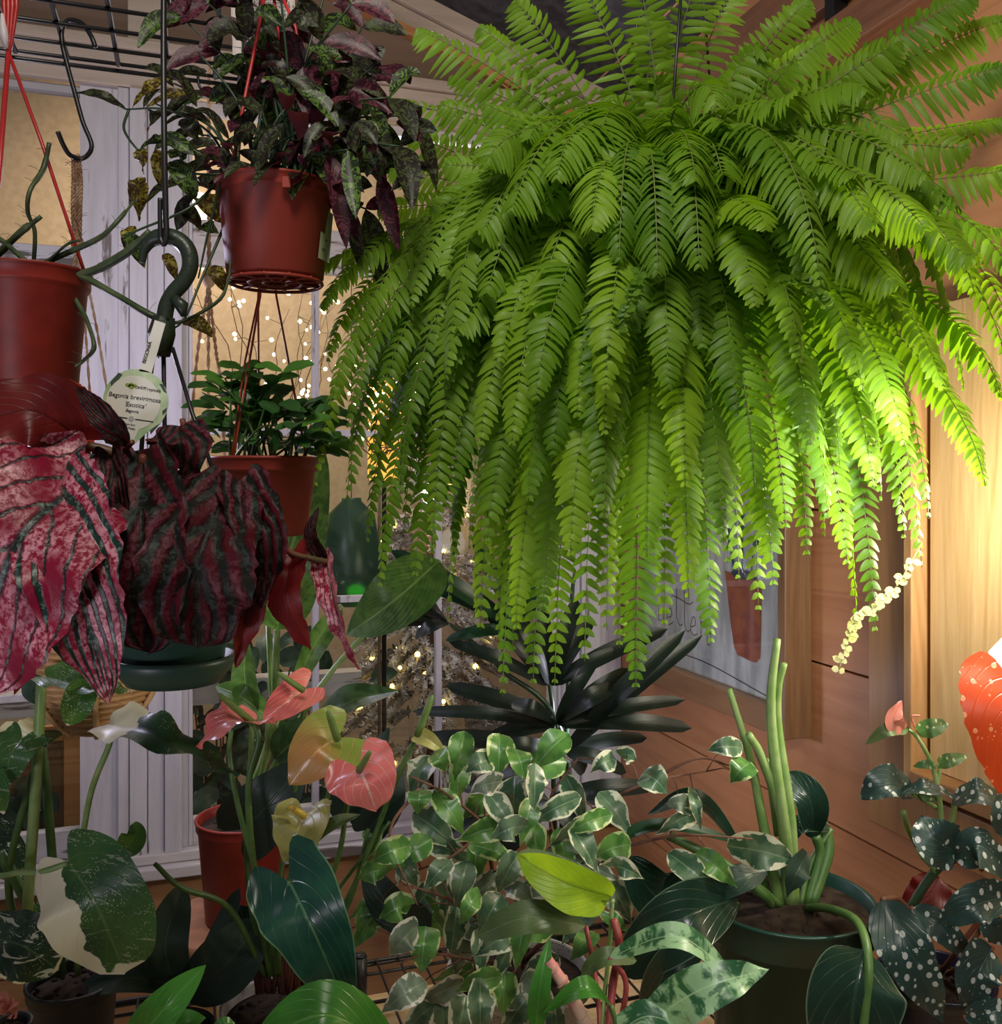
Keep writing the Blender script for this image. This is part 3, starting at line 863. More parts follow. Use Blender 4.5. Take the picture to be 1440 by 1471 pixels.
# ================= the wire shelf, hooks, ropes at top left
ZG = CAMZ-(88-690)/F*1.46
pf = toroom(P(60, 88, 1.46))
gshelf = rempty('wire_grid_shelf', (pf.x, pf.y, ZG), 'black wire grid shelf overhead at the top left, hooks hanging from it', 'wire shelf')
ga0 = toroom(P(345, 112, 1.52)).x; ga1 = pf.x+.5
mb = MB()
mb.tube([(ga0, pf.y, ZG), (ga1, pf.y, ZG)], .0036, 8); mb.tube([(ga0, pf.y, ZG+.011), (ga1, pf.y, ZG+.011)], .0032, 8)
mb.tube([(ga0, pf.y, ZG), (ga0, pf.y+.62, ZG)], .0036, 8); mb.tube([(ga0, pf.y, ZG+.011), (ga0, pf.y+.62, ZG+.011)], .0032, 8)
mb.tube([(ga0, pf.y+.62, ZG), (ga1, pf.y+.62, ZG)], .0036, 8)
rbuild(mb, 'rim', MT['black'], gshelf)
gb = lambda y, d: toroom(P(60, y, d)).y
mb = MB()
for k in range(1, 10): mb.tube([(ga0, pf.y+k*.066, ZG+.004), (ga1, pf.y+k*.066, ZG+.004)], .0032, 8)
rbuild(mb, 'long_wire', MT['black'], gshelf)
mb = MB()
xa = toroom(P(96, 92, 1.46)).x; dx = toroom(P(169, 100, 1.48)).x-xa
for k in range(-4, 4):
    x = xa+k*dx
    if ga0 < x < ga1: mb.tube([(x, pf.y, ZG+.0095), (x, pf.y+.62, ZG+.0095)], .0038, 8)
rbuild(mb, 'cross_wire', MT['black'], gshelf)
def hook(name, pts, r, label, group=None, sm=8):
    q = spline(PP(pts), (len(pts)-1)*sm); mb = MB(); d = pts[0][2]
    mb.tube(q, r*d/F, 10); c = q[0].copy()
    mb.v = [tuple(Vector(v)-c) for v in mb.v]
    o = mb.build(name, MT['black']); o.location = c
    return tag(o, label, 'hook', group)
hook('s_hook', [(137, 68, 1.36), (131, 52, 1.36), (118, 34, 1.37), (100, 29, 1.38), (90, 40, 1.38), (89, 60, 1.38), (97, 95, 1.38), (108, 135, 1.38), (119, 175, 1.38), (131, 205, 1.38), (129, 219, 1.38), (117, 228, 1.38), (101, 223, 1.37), (91, 208, 1.36), (83, 189, 1.35)], 3.4, 'thin black s-shaped hook holding the jute rope at the top left')
hook('long_hook', [(243, 330, 1.1), (241, 350, 1.1), (235, 358, 1.1), (229, 350, 1.1), (229, 320, 1.1), (229, 287, 1.1)], 3.2, 'short black hook end crimped beside the long hanging rod')
h2 = MB(); q = spline(PP([(236, -60, 1.12), (235, 60, 1.11), (236, 200, 1.1), (238, 300, 1.1), (239, 335, 1.1), (236, 350, 1.1), (231, 343, 1.1), (230, 310, 1.1), (230, 285, 1.1)]), 60)
bpy.data.objects.remove(bpy.data.objects['long_hook'])
h2.tube(q, [4.2*1.1/F]*45+[3.4*1.1/F]*16, 10); c = q[0].copy(); h2.v = [tuple(Vector(v)-c) for v in h2.v]
o = h2.build('long_hook', MT['black']); o.location = c; tag(o, 'long straight black rod hook holding the dark green begonia pot', 'hook')
hook('ceiling_hook', [(276, -60, 1.3), (275, -10, 1.3), (271, 18, 1.3), (262, 31, 1.3), (250, 20, 1.3), (243, -10, 1.3), (241, -60, 1.3)], 4.6, 'thick black curled hook at the top edge right of the long rod')
hook('little_hook', [(296, 104, 1.505), (291, 100, 1.505), (285, 106, 1.5), (286, 122, 1.5), (293, 132, 1.5), (299, 126, 1.5)], 2.0, 'tiny black hook under the grid shelf among mottled leaves')

def rope(parent, pts, rpx, name='rope', strands=3, turns=40):
    d = pts[0][2]; q = spline(PP(pts), 80); r = rpx*d/F
    mb = MB()
    for k in range(strands):
        pth = []
        for i, p in enumerate(q):
            t = (q[min(i+1, 80)]-q[max(i-1, 0)]).normalized(); s = t.orthogonal().normalized(); b = t.cross(s)
            s = Vector((1, 0, 0)); s = (s-t*s.dot(t)).normalized(); b = t.cross(s)
            an = 6.28*(i/80*turns/6+k/strands); pth.append(p+(s*math.cos(an)+b*math.sin(an))*r*.55)
        mb.tube(pth, r*.55, 6)
    return mb.build(name, MT['jute'], parent)
# jute hanger and the basket planter behind the begonia
jh = empty('jute_rope_hanger', P(110, 225, 1.40), 'frayed jute rope hanger looped over the s-shaped hook', 'rope hanger')
for dx in (-5, 0, 5):
    rope(jh, [(109+dx*.6, 222, 1.38), (111+dx, 260, 1.385), (110+dx, 300, 1.385), (111+dx*.7, 345, 1.385)], 3.2, 'cord')
mb = MB(); mb.sphere(P(111, 349, 1.385), .009, 8, sz=1.4)
rn = random.Random(3)
for k in range(70):
    y = rn.uniform(225, 350); a = P(110+rn.uniform(-6, 6), y, 1.38); b = a+Vector((rn.uniform(-.014, .014), rn.uniform(-.012, 0), rn.uniform(-.012, .012)))
    mb.tube([a, (a+b)/2+Vector((0, 0, .001)), b], .00035, 4)
mb.build('frayed_knot', MT['jute'], jh)
for tx, ty, td in ((150, 905, 1.40), (62, 900, 1.38), (205, 905, 1.56), (40, 900, 1.52)):
    rope(jh, [(111, 352, 1.385), (111+(tx-111)*.35, 500, 1.39), (tx, ty, td)], 2.0, 'cord', 2, 80)
bk = empty('basket_planter', P(140, 1052, 1.48), 'round pale wooden slatted basket hanging behind the begonia leaves', 'basket')
ZB = P(140, 1050, 1.48).z; bc = P(140, 1050, 1.48); mb = MB()
prof = []; nsl = 15
for i in range(nsl):
    t = i/nsl; r = .035+.075*math.sin(t*PI*.5)**.8; r2 = .035+.075*math.sin((t+.82/nsl)*PI*.5)**.8
    prof += [(r+.0005, ZB+t*.15), (r+.003, ZB+(t+.2/nsl)*.15), (r2+.003, ZB+(t+.62/nsl)*.15), (r2, ZB+(t+.82/nsl)*.15)]
mb.lathe((bc.x, bc.y, 0), [(.001, ZB)]+prof+[(.105, ZB+.15), (.03, ZB+.01)], 56)
mb.build('slatted_bowl', m_wood('basket_slats', (.5, .29, .13), (.36, .19, .08), (.6, .38, .18), 'x', 3, .6, False), bk)
mb = MB()
for k in range(6):
    an = k*PI/3+.9; pts = [(bc.x+(.04+.078*math.sin(t*PI*.5)**.8)*math.cos(an), bc.y+(.04+.078*math.sin(t*PI*.5)**.8)*math.sin(an), ZB+t*.15) for t in [j/8 for j in range(9)]]
    mb.tube(pts, .0045, 6)
mb.build('rib', m_wood('basket_ribs', (.6, .38, .18), (.5, .3, .12), (.66, .45, .24), 'z', 3, .6, False), bk)
# a second jute hanger behind the two red pots
jh2 = empty('jute_rope_hanger', P(300, 405, 1.62), 'thin jute rope hanger with three cords behind the bushy green pot', 'rope hanger')
for tx, ty in ((272, 640), (299, 700), (318, 560)):
    rope(jh2, [(300, 300, 1.62), (300, 400, 1.62), (300+(tx-300)*.55, 500, 1.62), (tx, ty, 1.62), (tx+(tx-300)*.4, ty+150, 1.62)], 2.6, 'cord', 2, 90)
mb = MB(); mb.sphere(P(300, 402, 1.62), .011, 8, sz=1.3); mb.build('knot', MT['jute'], jh2)
rope(jh2, [(300, 40, 1.62), (300, 150, 1.62), (300, 300, 1.62)], 3.0, 'cord', 2, 90)

# ================= left red hanging pot with cactus stems
d = 1.2; c = P(40, 390, d)
rp = empty('hanging_cactus', (c.x, c.y, c.z-.146), 'red hanging pot of thin trailing green cactus stems at the left edge', 'potted plant', None)
pot(rp, c, 84*d/F, .146, MT['red_pot'], c.z, .8, .022)
for pts, r in (([(-30, 385), (0, 362), (28, 335), (58, 312)], [8, 9, 8, 5]), ([(48, 385), (50, 333), (40, 305), (43, 274), (62, 243), (71, 205)], [4, 4, 4, 4, 5, 4]),
               ([(45, 390), (70, 375), (139, 344), (165, 322), (194, 288)], [5, 6, 6, 5, 3]), ([(40, 388), (115, 394), (174, 368), (215, 333)], [6, 8, 9, 7]),
               ([(60, 386), (115, 396), (167, 424), (222, 455), (257, 463), (312, 434), (328, 403), (331, 375)], [6, 6, 6, 6, 4, 4, 3, 2]),
               ([(80, 388), (115, 441), (128, 469), (135, 500), (120, 518), (108, 527)], [5, 5, 5, 5, 4, 3]), ([(-30, 330), (0, 344), (21, 361), (52, 388)], [5, 5, 5, 5]),
               ([(20, 395), (60, 382), (95, 352), (116, 345)], [4, 4, 3, 2]), ([(-20, 395), (-40, 340), (-60, 300)], [6, 6, 4])):
    pp = [(x, y, d-.0+(.03 if i > 3 else .0)-.05*min(1, i/3)) for i, (x, y) in enumerate(pts)]
    q = spline(PP(pp), 30); rr = [r[min(int(i/30*(len(r)-1)+.5), len(r)-1)]*d/F*.8 for i in range(31)]
    mb = MB(); mb.tube(q, rr, 4)
    rn = random.Random(len(pts)*7)
    for k in range(10):
        i = rn.randrange(3, 29); a = q[i]; b = a+Vector((rn.uniform(-.02, .02), 0, rn.uniform(-.004, .014))); mb.tube([a, (a+b)/2+Vector((0, 0, .002)), b], .0003, 3)
    mb.build('cactus_stem', MT['cactus'], rp)
def strand(parent, pts, rpx, mat='red_strand'):
    q = PP(pts); mb = MB(); mb.tube(q, rpx*pts[0][2]/F, 6); return mb.build('strand', MT[mat], parent)
strand(rp, [(12, 75, d), (-2, 260, d-.04), (-25, 385, d-.055)], 3.6)
strand(rp, [(14, 80, d), (60, 205, d), (125, 402, d)], 2.6)
strand(rp, [(13, 78, d), (50, 200, d+.05), (70, 385, d+.058)], 2.6) if False else None
mb = MB()
for k in range(4):
    x = 6+k*6; mb.tube(PP([(x-2, -40, d), (x, 10, d), (12+(k-1.5)*3, 62, d), (13, 82, d)]), [.0032, .0028, .002, .002], 6)
mb.build('gathered_strand', MT['red_strand'], rp)
mb = MB(); mb.tube(PP([(3, 20, d-.004), (6, 50, d-.006), (9, 70, d-.004)]), [.002, .0055, .003], 8)
mb.build('white_clip', MT['clip_white'], rp)

# ================= upper red pot with mottled leaves
d = 1.25; c = P(396, 268, d); rn = random.Random(11)
up = empty('hanging_mottled_plant', (c.x, c.y, c.z-.125), 'red hanging pot of dark mottled purple and green leaves, the upper pot', 'potted plant')
pot(up, c, 83*d/F, .125, MT['red_pot2'], c.z, .82, .018)
mb = MB()       # the ribbed underside
rb = 83*d/F*.82
for k in range(12):
    an = k*PI/6; mb.tube([(c.x+math.cos(an)*.012, c.y+math.sin(an)*.012, c.z-.127), (c.x+math.cos(an)*rb, c.y+math.sin(an)*rb, c.z-.127)], .0022, 5)
for rr in (.25, .55, .97): mb.tube([(c.x+math.cos(t*.2618)*rb*rr, c.y+math.sin(t*.2618)*rb*rr, c.z-.128) for t in range(25)], .0025, 5)
mb.build('base_grille', MT['red_pot2'], up)
mb = MB(); q = P(412, 262, d-.078); mb.box(q, (.011, .005, .014)); mb.build('clip', MT['red_pot2'], up, bevel=.001)
tips = [(262, 25), (300, 5), (330, -25), (372, 10), (400, -40), (430, 0), (470, -20), (505, 5), (520, 40), (540, 95), (560, 140), (585, 165), (575, 210), (545, 250), (525, 300), (500, 215), (480, 110), (440, 90), (395, 85), (350, 60), (320, 90), (285, 75), (250, 120), (225, 150),
        (300, 160), (345, 150), (460, 165), (490, 60), (275, 190), (375, 170), (520, 180), (428, 190), (320, 215)]
mats = ['mot_dark', 'mot_green', 'mot_dark', 'mot_purple', 'mot_dark', 'mot_green']
def mleaf(parent, base, dir_, ln, w, mat, N=None, droop=.35, kind='lance', name='leaf', fold=.3, seed=0):
    dir_ = dir_.normalized(); mid = base+dir_*ln*.5+Vector((0, 0, -droop*ln*.15)); tip = base+dir_*ln*.92+Vector((0, 0, -droop*ln*.62))
    mb = MB(); leaf(mb, [base, mid, tip], w, N, kind, fold, 0, .06, 2, 10, 4, seed=seed); return mb.build(name, MT[mat], parent)
nl = 0
stm = MB()
for k, (tx, ty) in enumerate(tips):
    td = d+rn.uniform(-.13, .13); b0 = Vector((c.x+rn.uniform(-.05, .05), c.y+rn.uniform(-.05, .05), c.z-.012)); T = P(tx, ty, td)
    mid = b0.lerp(T, .5)+Vector(((b0.x-T.x)*.18, 0, abs(T.x-b0.x)*.22))
    q = spline([b0, mid, T], 16); stm.tube(q, [.0028, .0022, .0013], 6) if False else stm.tube(q, [.003-.0018*i/16 for i in range(17)], 6)
    npair = 3 if k % 2 else 2
    for j in range(npair):
        u = 1-j*.2 if j else 1; i = int(16*u); p = q[i]; t = (q[i]-q[i-1]).normalized()
        for s in (-1, 1):
            if nl >= 99: break
            side = t.cross(Vector((rn.uniform(-.6, .6), -1, rn.uniform(-.3, .6)))).normalized()*s
            dr = t*.55+side*rn.uniform(.6, 1.1)+Vector((0, rn.uniform(-.5, .3), rn.uniform(-.05, .3)))
            mt = mats[rn.randrange(6)]
            if ty < 110 and rn.random() < .3: mt = 'mot_purple'
            mleaf(up, p, dr, rn.uniform(.055, .085), rn.uniform(.0125, .019), mt, TOCAM+UP*rn.uniform(0, 1)+Vector((rn.uniform(-.5, .5), 0, 0)), rn.uniform(.4, 1.3), fold=rn.uniform(.2, .6), seed=k); nl += 1
stm.build('stem', MT['stem_dark'], up)
stuffl = MB()
for k in range(170):     # the dense heart of the plant
    x = rn.gauss(410, 75); y = rn.uniform(90, 262)+abs(x-410)*.15; dd = d+rn.uniform(-.1, .14)
    if x < 240 or x > 575: continue
    dr = Vector(((x-400)/150+rn.uniform(-.8, .8), rn.uniform(-1, .5), rn.uniform(-.7, .9))).normalized()
    b = P(x, y, dd); ln = rn.uniform(.045, .07)
    leaf(stuffl, [b, b+dr*ln*.5, b+dr*ln*.9-Vector((0, 0, .014))], rn.uniform(.0095, .015), TOCAM+UP*.7+Vector((rn.uniform(-.6, .6), 0, 0)), 'lance', .35, nu=8, nv=4, m=rn.choice((0, 0, 0, 1, 2)))
o = stuffl.build('inner_leaves', [MT['mot_dark'], MT['mot_green'], MT['mot_purple']], up); o['kind'] = 'stuff'
# trailing shoots at the left, coded leaf by leaf
tr = [((182, 158), (108, 133), 9, 'mot_dark'), ((190, 155), (245, 112), 12, 'mot_yellow'), ((210, 155), (285, 135), 11, 'mot_yellow'), ((235, 160), (212, 190), 14, 'mot_dark'), ((262, 160), (290, 140), 13, 'bushy_dark'),
      ((200, 215), (250, 205), 10, 'mot_green'), ((200, 215), (207, 250), 11, 'mot_yellow'), ((225, 215), (232, 275), 11, 'mot_yellow'), ((205, 255), (186, 300), 13, 'mot_yellow'), ((205, 262), (200, 318), 13, 'mot_yellow'),
      ((245, 232), (282, 288), 17, 'mot_green'), ((250, 190), (270, 215), 12, 'mot_dark'), ((248, 215), (262, 240), 14, 'clip_white'), ((190, 325), (180, 370), 12, 'mot_yellow'), ((180, 335), (208, 385), 12, 'mot_green'),
      ((255, 300), (290, 330), 12, 'mot_dark'), ((285, 285), (318, 320), 17, 'mot_yellow'), ((285, 330), (318, 340), 12, 'mot_green'), ((235, 365), (255, 405), 9, 'mot_yellow'), ((300, 385), (325, 420), 12, 'mot_yellow'),
      ((262, 462), (308, 485), 12, 'mot_yellow'), ((222, 480), (228, 515), 8, 'mot_yellow'), ((250, 250), (288, 262), 13, 'mot_green'), ((262, 175), (285, 205), 14, 'mot_dark'), ((300, 262), (335, 262), 13, 'mot_green'),
      ((300, 215), (280, 250), 14, 'mot_dark'), ((520, 290), (500, 325), 10, 'mot_green'), ((480, 270), (500, 320), 14, 'mot_green'), ((515, 250), (480, 290), 12, 'mot_dark'), ((560, 200), (545, 260), 12, 'mot_dark')]
for (bx, by), (tx, ty), w, mt in tr:
    if mt == 'clip_white': mt = 'mot_green'
    dd = d+rn.uniform(-.06, .02)
    L1(up, mt, [(bx, by, dd), ((bx+tx)/2, (by+ty)/2-8, dd-.02), (tx, ty, dd)], w, kind='lance', fold=.35, wave=.1, N=TOCAM+UP*.5, nu=12, nv=4)
for pts in ([(330, 240, d), (300, 190, d-.05), (240, 158, d-.07), (180, 157, d-.07)], [(185, 158, d-.07), (178, 185, d-.07), (195, 212, d-.06), (205, 216, d-.06)], [(310, 265, d-.03), (270, 300, d-.06), (200, 330, d-.07), (180, 340, d-.07)], [(320, 330, d-.0), (290, 400, d-.03), (262, 462, d-.05), (225, 480, d-.06)], [(330, 250, d-.02), (285, 250, d-.04), (245, 240, d-.06)], [(318, 262, d-.05), (300, 330, d-.03), (285, 400, d-.02)]):
    S1(up, 'stem_dark', pts, [2.4, 1.2])
strand(up, [(383, -30, d), (372, 40, d-.02), (352, 140, d-.05), (330, 262, d-.055)], 2.6)
strand(up, [(395, -30, d), (425, 40, d), (440, 140, d), (468, 264, d)], 2.6)
strand(up, [(390, -30, d+.02), (402, 60, d+.04), (410, 250, d+.075)], 2.2)
# label on the pot
lb = empty('price_label', P(463, 360, d-.065), 'small green printed price label stuck on the upper red pot', 'label')
def ponpot(x, y, off=.0012):
    # wrap on the tapered pot side
    k = (x-720)/F; z0 = CAMZ
    zt = CAMZ-(y-690)/F*(d-.04); rr = 83*d/F*(.82+.15*(1-min(1, (c.z-zt)/.125)))+off
    # ray meets the circle of radius rr
    A = k*k+1; B = -2*(k*c.x+c.y); Cc = c.x**2+c.y**2-rr**2; D = max(B*B-4*A*Cc, 0); Y = (-B-math.sqrt(D))/(2*A)
    return Vector((k*Y, Y, CAMZ-(y-690)/F*Y))
def wrap(pxs, nm, mat, off, n=8):
    (x0, y0), (x1, y1), (x2, y2), (x3, y3) = pxs   # tl tr br bl
    mb = MB(); vs = []
    for i in range(n+1):
        for j in range(2):
            t = i/n; xa_, ya_ = (x0+(x1-x0)*t, y0+(y1-y0)*t); xb_, yb_ = (x3+(x2-x3)*t, y3+(y2-y3)*t)
            vs.append(ponpot(xb_ if j else xa_, yb_ if j else ya_, off))
    mb.add(vs, [(2*i, 2*i+1, 2*i+3, 2*i+2) for i in range(n)], None, 0, False); return mb.build(nm, mat, lb)
wrap(((472, 303), (479, 308), (475, 350), (466, 338)), 'label_strip', MT['label_green'], .0013)
wrap(((461, 332), (476, 343), (473, 378), (457, 370)), 'label_sheet', MT['label_green'], .0017)
def potM(x, y, off, sc=1):
    o_ = ponpot(x, y, off); r_ = (ponpot(x+3, y+1.2, off)-o_).normalized(); u_ = (ponpot(x, y-6, off)-o_).normalized(); n_ = r_.cross(u_); u_ = n_.cross(r_)
    return Matrix(((r_.x, u_.x, n_.x, o_.x), (r_.y, u_.y, n_.y, o_.y), (r_.z, u_.z, n_.z, o_.z), (0, 0, 0, 1)))
text_mesh('$36.75', .0056, 'price', MT['ink'], lb, potM(465.5, 361, .0026)); text_mesh('Marm t', .0042, 'print', MT['ink'], lb, potM(469, 347, .0026))
# printed care sheet behind the plant
sh = empty('hanging_care_sheet', P(378, 105, 1.42), 'printed white care sheet hanging behind the upper mottled plant', 'paper sheet')
def sheetp(x, y, dz=0): return P(x, y, 1.42-dz)
mb = MB(); vs = []
for i in range(9):
    for j in range(9):
        vs.append(P(332+92*i/8+(2 if j > 4 else 0), -20+124*j/8+i*.3, 1.42+.006*math.sin(i*.7)))
mb.add(vs, [(i*9+j, (i+1)*9+j, (i+1)*9+j+1, i*9+j+1) for i in range(8) for j in range(8)]); sheet_o = mb.build('sheet', MT['paper'], sh)
so = sheet_o.modifiers.new('t', 'SOLIDIFY'); so.thickness = .0006
mb = MB(); mb.tube([P(378, -18, 1.42), Vector((P(378, -18, 1.42).x, P(378, -18, 1.42).y, ZG+.45))], .0012, 6); mb.build('string', MT['jute'], sh)
def shM(x, y, ang=-.03):
    o_ = P(x, y, 1.408); return Matrix.Translation(o_) @ Matrix.Rotation(ang, 4, 'Y') @ Matrix.Rotation(PI/2, 4, 'X')
for k, t in enumerate(('Keep evenly moist. Do not', 'water, the plant likes', 'to be slightly dry then', 'flower. Attractive trailing', 'indoors or outdoors. It is a trail', '', 'Turn to bright, indirect', 'and bloom on prior', 'Hardy to zone 10.')):
    if t: text_mesh(t, .0078, 'print', MT['ink'], sh, shM(340, -8+k*5.4), 0, 'LEFT')
for k, t in enumerate(('to 6 in. pot', 'best well lit')): text_mesh(t, .0078, 'print', MT['ink'], sh, shM(404, 18+k*6), 0, 'LEFT')

# ================= lower red pot, bushy green
d = 1.36; c = P(381, 657, d); rn = random.Random(5)
lo = empty('hanging_bushy_plant', (c.x, c.y, c.z-.112), 'red hanging pot of small bushy green leaves, the lower pot', 'potted plant')
pot(lo, c, 76*d/F, .112, MT['red_pot2'], c.z, .78, .02)
n = 0
stm = MB()
for k in range(34):
    tx = rn.uniform(285, 480); ty = 525+abs(tx-375)*.45+rn.uniform(-8, 75); td = d+rn.uniform(-.11, .1)
    b0 = Vector((c.x+rn.uniform(-.05, .05), c.y+rn.uniform(-.05, .05), c.z-.012)); T = P(tx, ty, td)
    q = spline([b0, b0.lerp(T, .55)+Vector((0, 0, .02)), T], 10); stm.tube(q, [.002-.0008*i/10 for i in range(11)], 6)
    an0 = rn.random()*6
    for j in range(4):
        if n >= 99: break
        p = q[10-(j//2)*3]; an = an0+(j % 2)*PI+(j//2)*1.3
        dr = Vector((math.cos(an), math.sin(an)*.8, .35+rn.uniform(-.2, .3)))
        mleaf(lo, p, dr, rn.uniform(.035, .055), rn.uniform(.0095, .014), 'bushy' if rn.random() < .6 else 'bushy_dark', UP+TOCAM*rn.uniform(.5, 1), rn.uniform(0, .6), 'ellip', fold=.2, seed=n); n += 1
stm.build('stem', MT['stem_green'], lo)
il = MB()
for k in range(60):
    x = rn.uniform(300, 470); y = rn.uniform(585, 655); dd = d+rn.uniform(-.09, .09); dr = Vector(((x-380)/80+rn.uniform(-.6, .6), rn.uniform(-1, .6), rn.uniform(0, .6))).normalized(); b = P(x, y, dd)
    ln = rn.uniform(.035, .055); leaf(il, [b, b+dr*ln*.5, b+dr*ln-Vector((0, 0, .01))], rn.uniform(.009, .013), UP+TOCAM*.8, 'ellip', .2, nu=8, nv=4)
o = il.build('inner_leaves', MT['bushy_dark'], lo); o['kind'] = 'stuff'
for x0, x1, dz in ((374, 336, -.06), (371, 372, .05), (397, 440, .0)):
    strand(lo, [(384+(x0-384)*.1, 300, d), (x0, 425, d), ((x0+x1)/2, 540, d+dz*.7), (x1, 655, d+dz)], 1.7, 'orange_strand')
strand(lo, [(372, 425, d), (352, 520, d-.03), (333, 655, d-.05)], 1.5, 'orange_strand')
# ================= the fern
FD = 1.38; FC = P(940, 300, FD)
fern = empty('boston_fern', tuple(FC), 'huge bright green fern spilling from a hanging basket on a black chain', 'fern')
rf = random.Random(21)
def frond(mb, pts, width, nref, seed, droop=.25, spacing=.0098, bare=.06, stem=True, cup=.15, npts=40, slim=0.0):
    spacing = spacing*(1+.22*slim)
    r = random.Random(seed)
    q = pts; L = sum((q[i+1]-q[i]).length for i in range(len(q)-1)); n = max(8, int(L*(1-bare)/spacing))
    if stem: mb.tube(q, [.0016-.0011*i/(len(q)-1) for i in range(len(q))], 5, 1)
    N_ = Vector(nref).normalized(); m_ = len(q)-1
    rolls = r.uniform(-.35, .35); und = r.uniform(0, 6.28)
    for k in range(n):
        u = bare+(1-bare)*(k+.5)/n; x = u*m_; i = min(int(x), m_-1); p = q[i].lerp(q[i+1], x-i); T = (q[i+1]-q[i]).normalized()
        S = T.cross(N_)
        if S.length < .05: S = T.orthogonal()
        S.normalize(); N = S.cross(T)
        rt = Matrix.Rotation(rolls*u+.25*math.sin(und+u*5), 3, T); S = rt @ S; N = rt @ N
        uu = (u-bare)/(1-bare)
        l = width*min(1, .35+(uu/.2)**.8*.65)*(max(0, 1-uu**2.6))**.75+.003
        for sd in (-1, 1):
            if r.random() < .012: continue
            ph = .12+.3*uu+r.uniform(-.09, .09); D = S*sd*math.cos(ph)+T*math.sin(ph)
            ll = l*r.uniform(.9, 1.05); hw = min(spacing*.60, .0062)*(1-.34*slim)*(.75+.25*l/width) if l > .012 else max(l*.42, .0022)
            roll = r.uniform(-.4, .4)+sd*.25; W = (N.cross(D)).normalized(); W = (W*math.cos(roll)+N*math.sin(roll)); cb = cup+r.uniform(-.1, .22)+slim*r.uniform(-.05, .25)
            cen = []; vs = []; uv = []
            for t, ws in ((0, .75-.35*slim), (.22, 1.05), (.5, .98), (.78, .7), (1, .1)):
                c = p+D*(ll*t)+T*((.1+.16*slim)*ll*t*t)-N*(cb*ll*t*t)-Vector((0, 0, droop*ll*t*t))
                vs += [c-W*hw*ws, c+N*hw*.22*ws, c+W*hw*ws]; uv += [(t, 0), (t, .5), (t, 1)]
            fs = []
            for a in range(4):
                b = a*3; fs += [(b, b+1, b+4, b+3), (b+1, b+2, b+5, b+4)]
            if sd > 0: fs = [tuple(reversed(f)) for f in fs]
            # W = N x D: for both sides faces D,W -> DxW points along +-N
            mb.add(vs, [tuple(reversed(f)) for f in fs] if False else fs, uv, 0)
def arc(B, T, lift, drop, lead, n=40):
    """rises away from the crown, leans over, falls to the tip"""
    h = Vector((T.x-B.x, T.y-B.y, 0)); 
    A = B+h*lead+Vector((0, 0, lift)); D = T+Vector((0, 0, drop))-h*.06
    return bez(B, A, D, T, n)
fronds = []
def F1(tx, ty, td, w=.045, lift=None, lead=.35, drop=None, bx=None, by=None, nref=None, droop=.2, slim=0.0):
    T = P(tx, ty, td)
    B = FC+Vector(((T.x-FC.x)*.12+rf.uniform(-.03, .03), (T.y-FC.y)*.15+rf.uniform(-.03, .03), rf.uniform(-.02, .03)))
    if bx is not None: B = P(bx, by, FD-.02)
    h = Vector((T.x-B.x, T.y-B.y, 0)).length; dz = B.z-T.z
    if lift is None: lift = .045+.07*h if dz > 0 else -dz*.55+.02
    if drop is None: drop = max(0, dz)*.62 if dz > .1 else -.02+.04*h
    if nref is None:
        out = Vector((T.x-FC.x, T.y-FC.y-.12, 0)); out = out.normalized() if out.length > .05 else Vector((0, -1, 0))
        nref = out*(1.0 if dz > .2 else .25)+Vector((0, -.55, .5 if dz > .2 else .75))
    fronds.append((arc(B, T, lift, drop, lead), w, nref, droop, slim))
# hanging skirt: tips read off the photo (px, py, depth)
for t in [(722, 1000, 1.17), (766, 985, 1.2), (797, 985, 1.24), (840, 950, 1.22), (872, 905, 1.28), (914, 990, 1.12), (955, 900, 1.2), (1022, 925, 1.12), (1062, 835, 1.2),
          (1112, 842, 1.1), (1160, 800, 1.2), (1218, 812, 1.12), (1258, 910, 1.16), (1300, 775, 1.2), (1325, 815, 1.18), (1335, 745, 1.22), (1416, 698, 1.12), (1440, 575, 1.15),
          (690, 905, 1.2), (705, 860, 1.28), (650, 800, 1.25), (596, 830, 1.2), (545, 845, 1.22), (527, 780, 1.3), (742, 905, 1.12), (780, 880, 1.1), (990, 860, 1.05), (1130, 760, 1.05), (1190, 745, 1.05),
          (1255, 700, 1.05), (820, 800, 1.0), (868, 745, .98), (1040, 780, 1.0), (1085, 700, .98), (930, 800, 1.02), (1300, 640, 1.02), (1380, 640, 1.2), (700, 780, 1.12), (760, 720, 1.04), (1355, 560, 1.05), (1165, 640, 1.0), (985, 700, .97), (640, 730, 1.15), (800, 905, 1.28), (1090, 880, 1.3), (890, 930, 1.3)]:
    T_ = P(*t); dz_ = FC.z-T_.z; near = t[2] < 1.16
    F1(*t, w=rf.uniform(.040, .052), lead=rf.uniform(.4, .6) if near else .6, lift=rf.uniform(-.10, -.02) if near else rf.uniform(-.03, .05), drop=dz_*(.42 if near else .55), slim=rf.choice((0, 0, .2, .4)))
# mid fronds showing in front, shorter
for t in [(868, 625, .98), (735, 640, 1.05), (795, 655, 1.02), (770, 575, 1.0), (870, 560, .95), (830, 600, 1.02), (1085, 440, .98), (1100, 330, .98), (980, 330, 1.0), (720, 520, 1.08), (640, 560, 1.14), (690, 640, 1.12), (1060, 600, 1.0), (1150, 520, 1.0), (1240, 560, 1.04), (1290, 480, 1.06),
          (960, 560, .97), (1010, 500, 1.02), (905, 480, 1.0), (1180, 430, 1.0)]:
    F1(*t, w=rf.uniform(.036, .046), lead=.55, lift=rf.uniform(-.06, .03), drop=max(.02, (FC.z-P(*t).z)*.4), slim=.3)
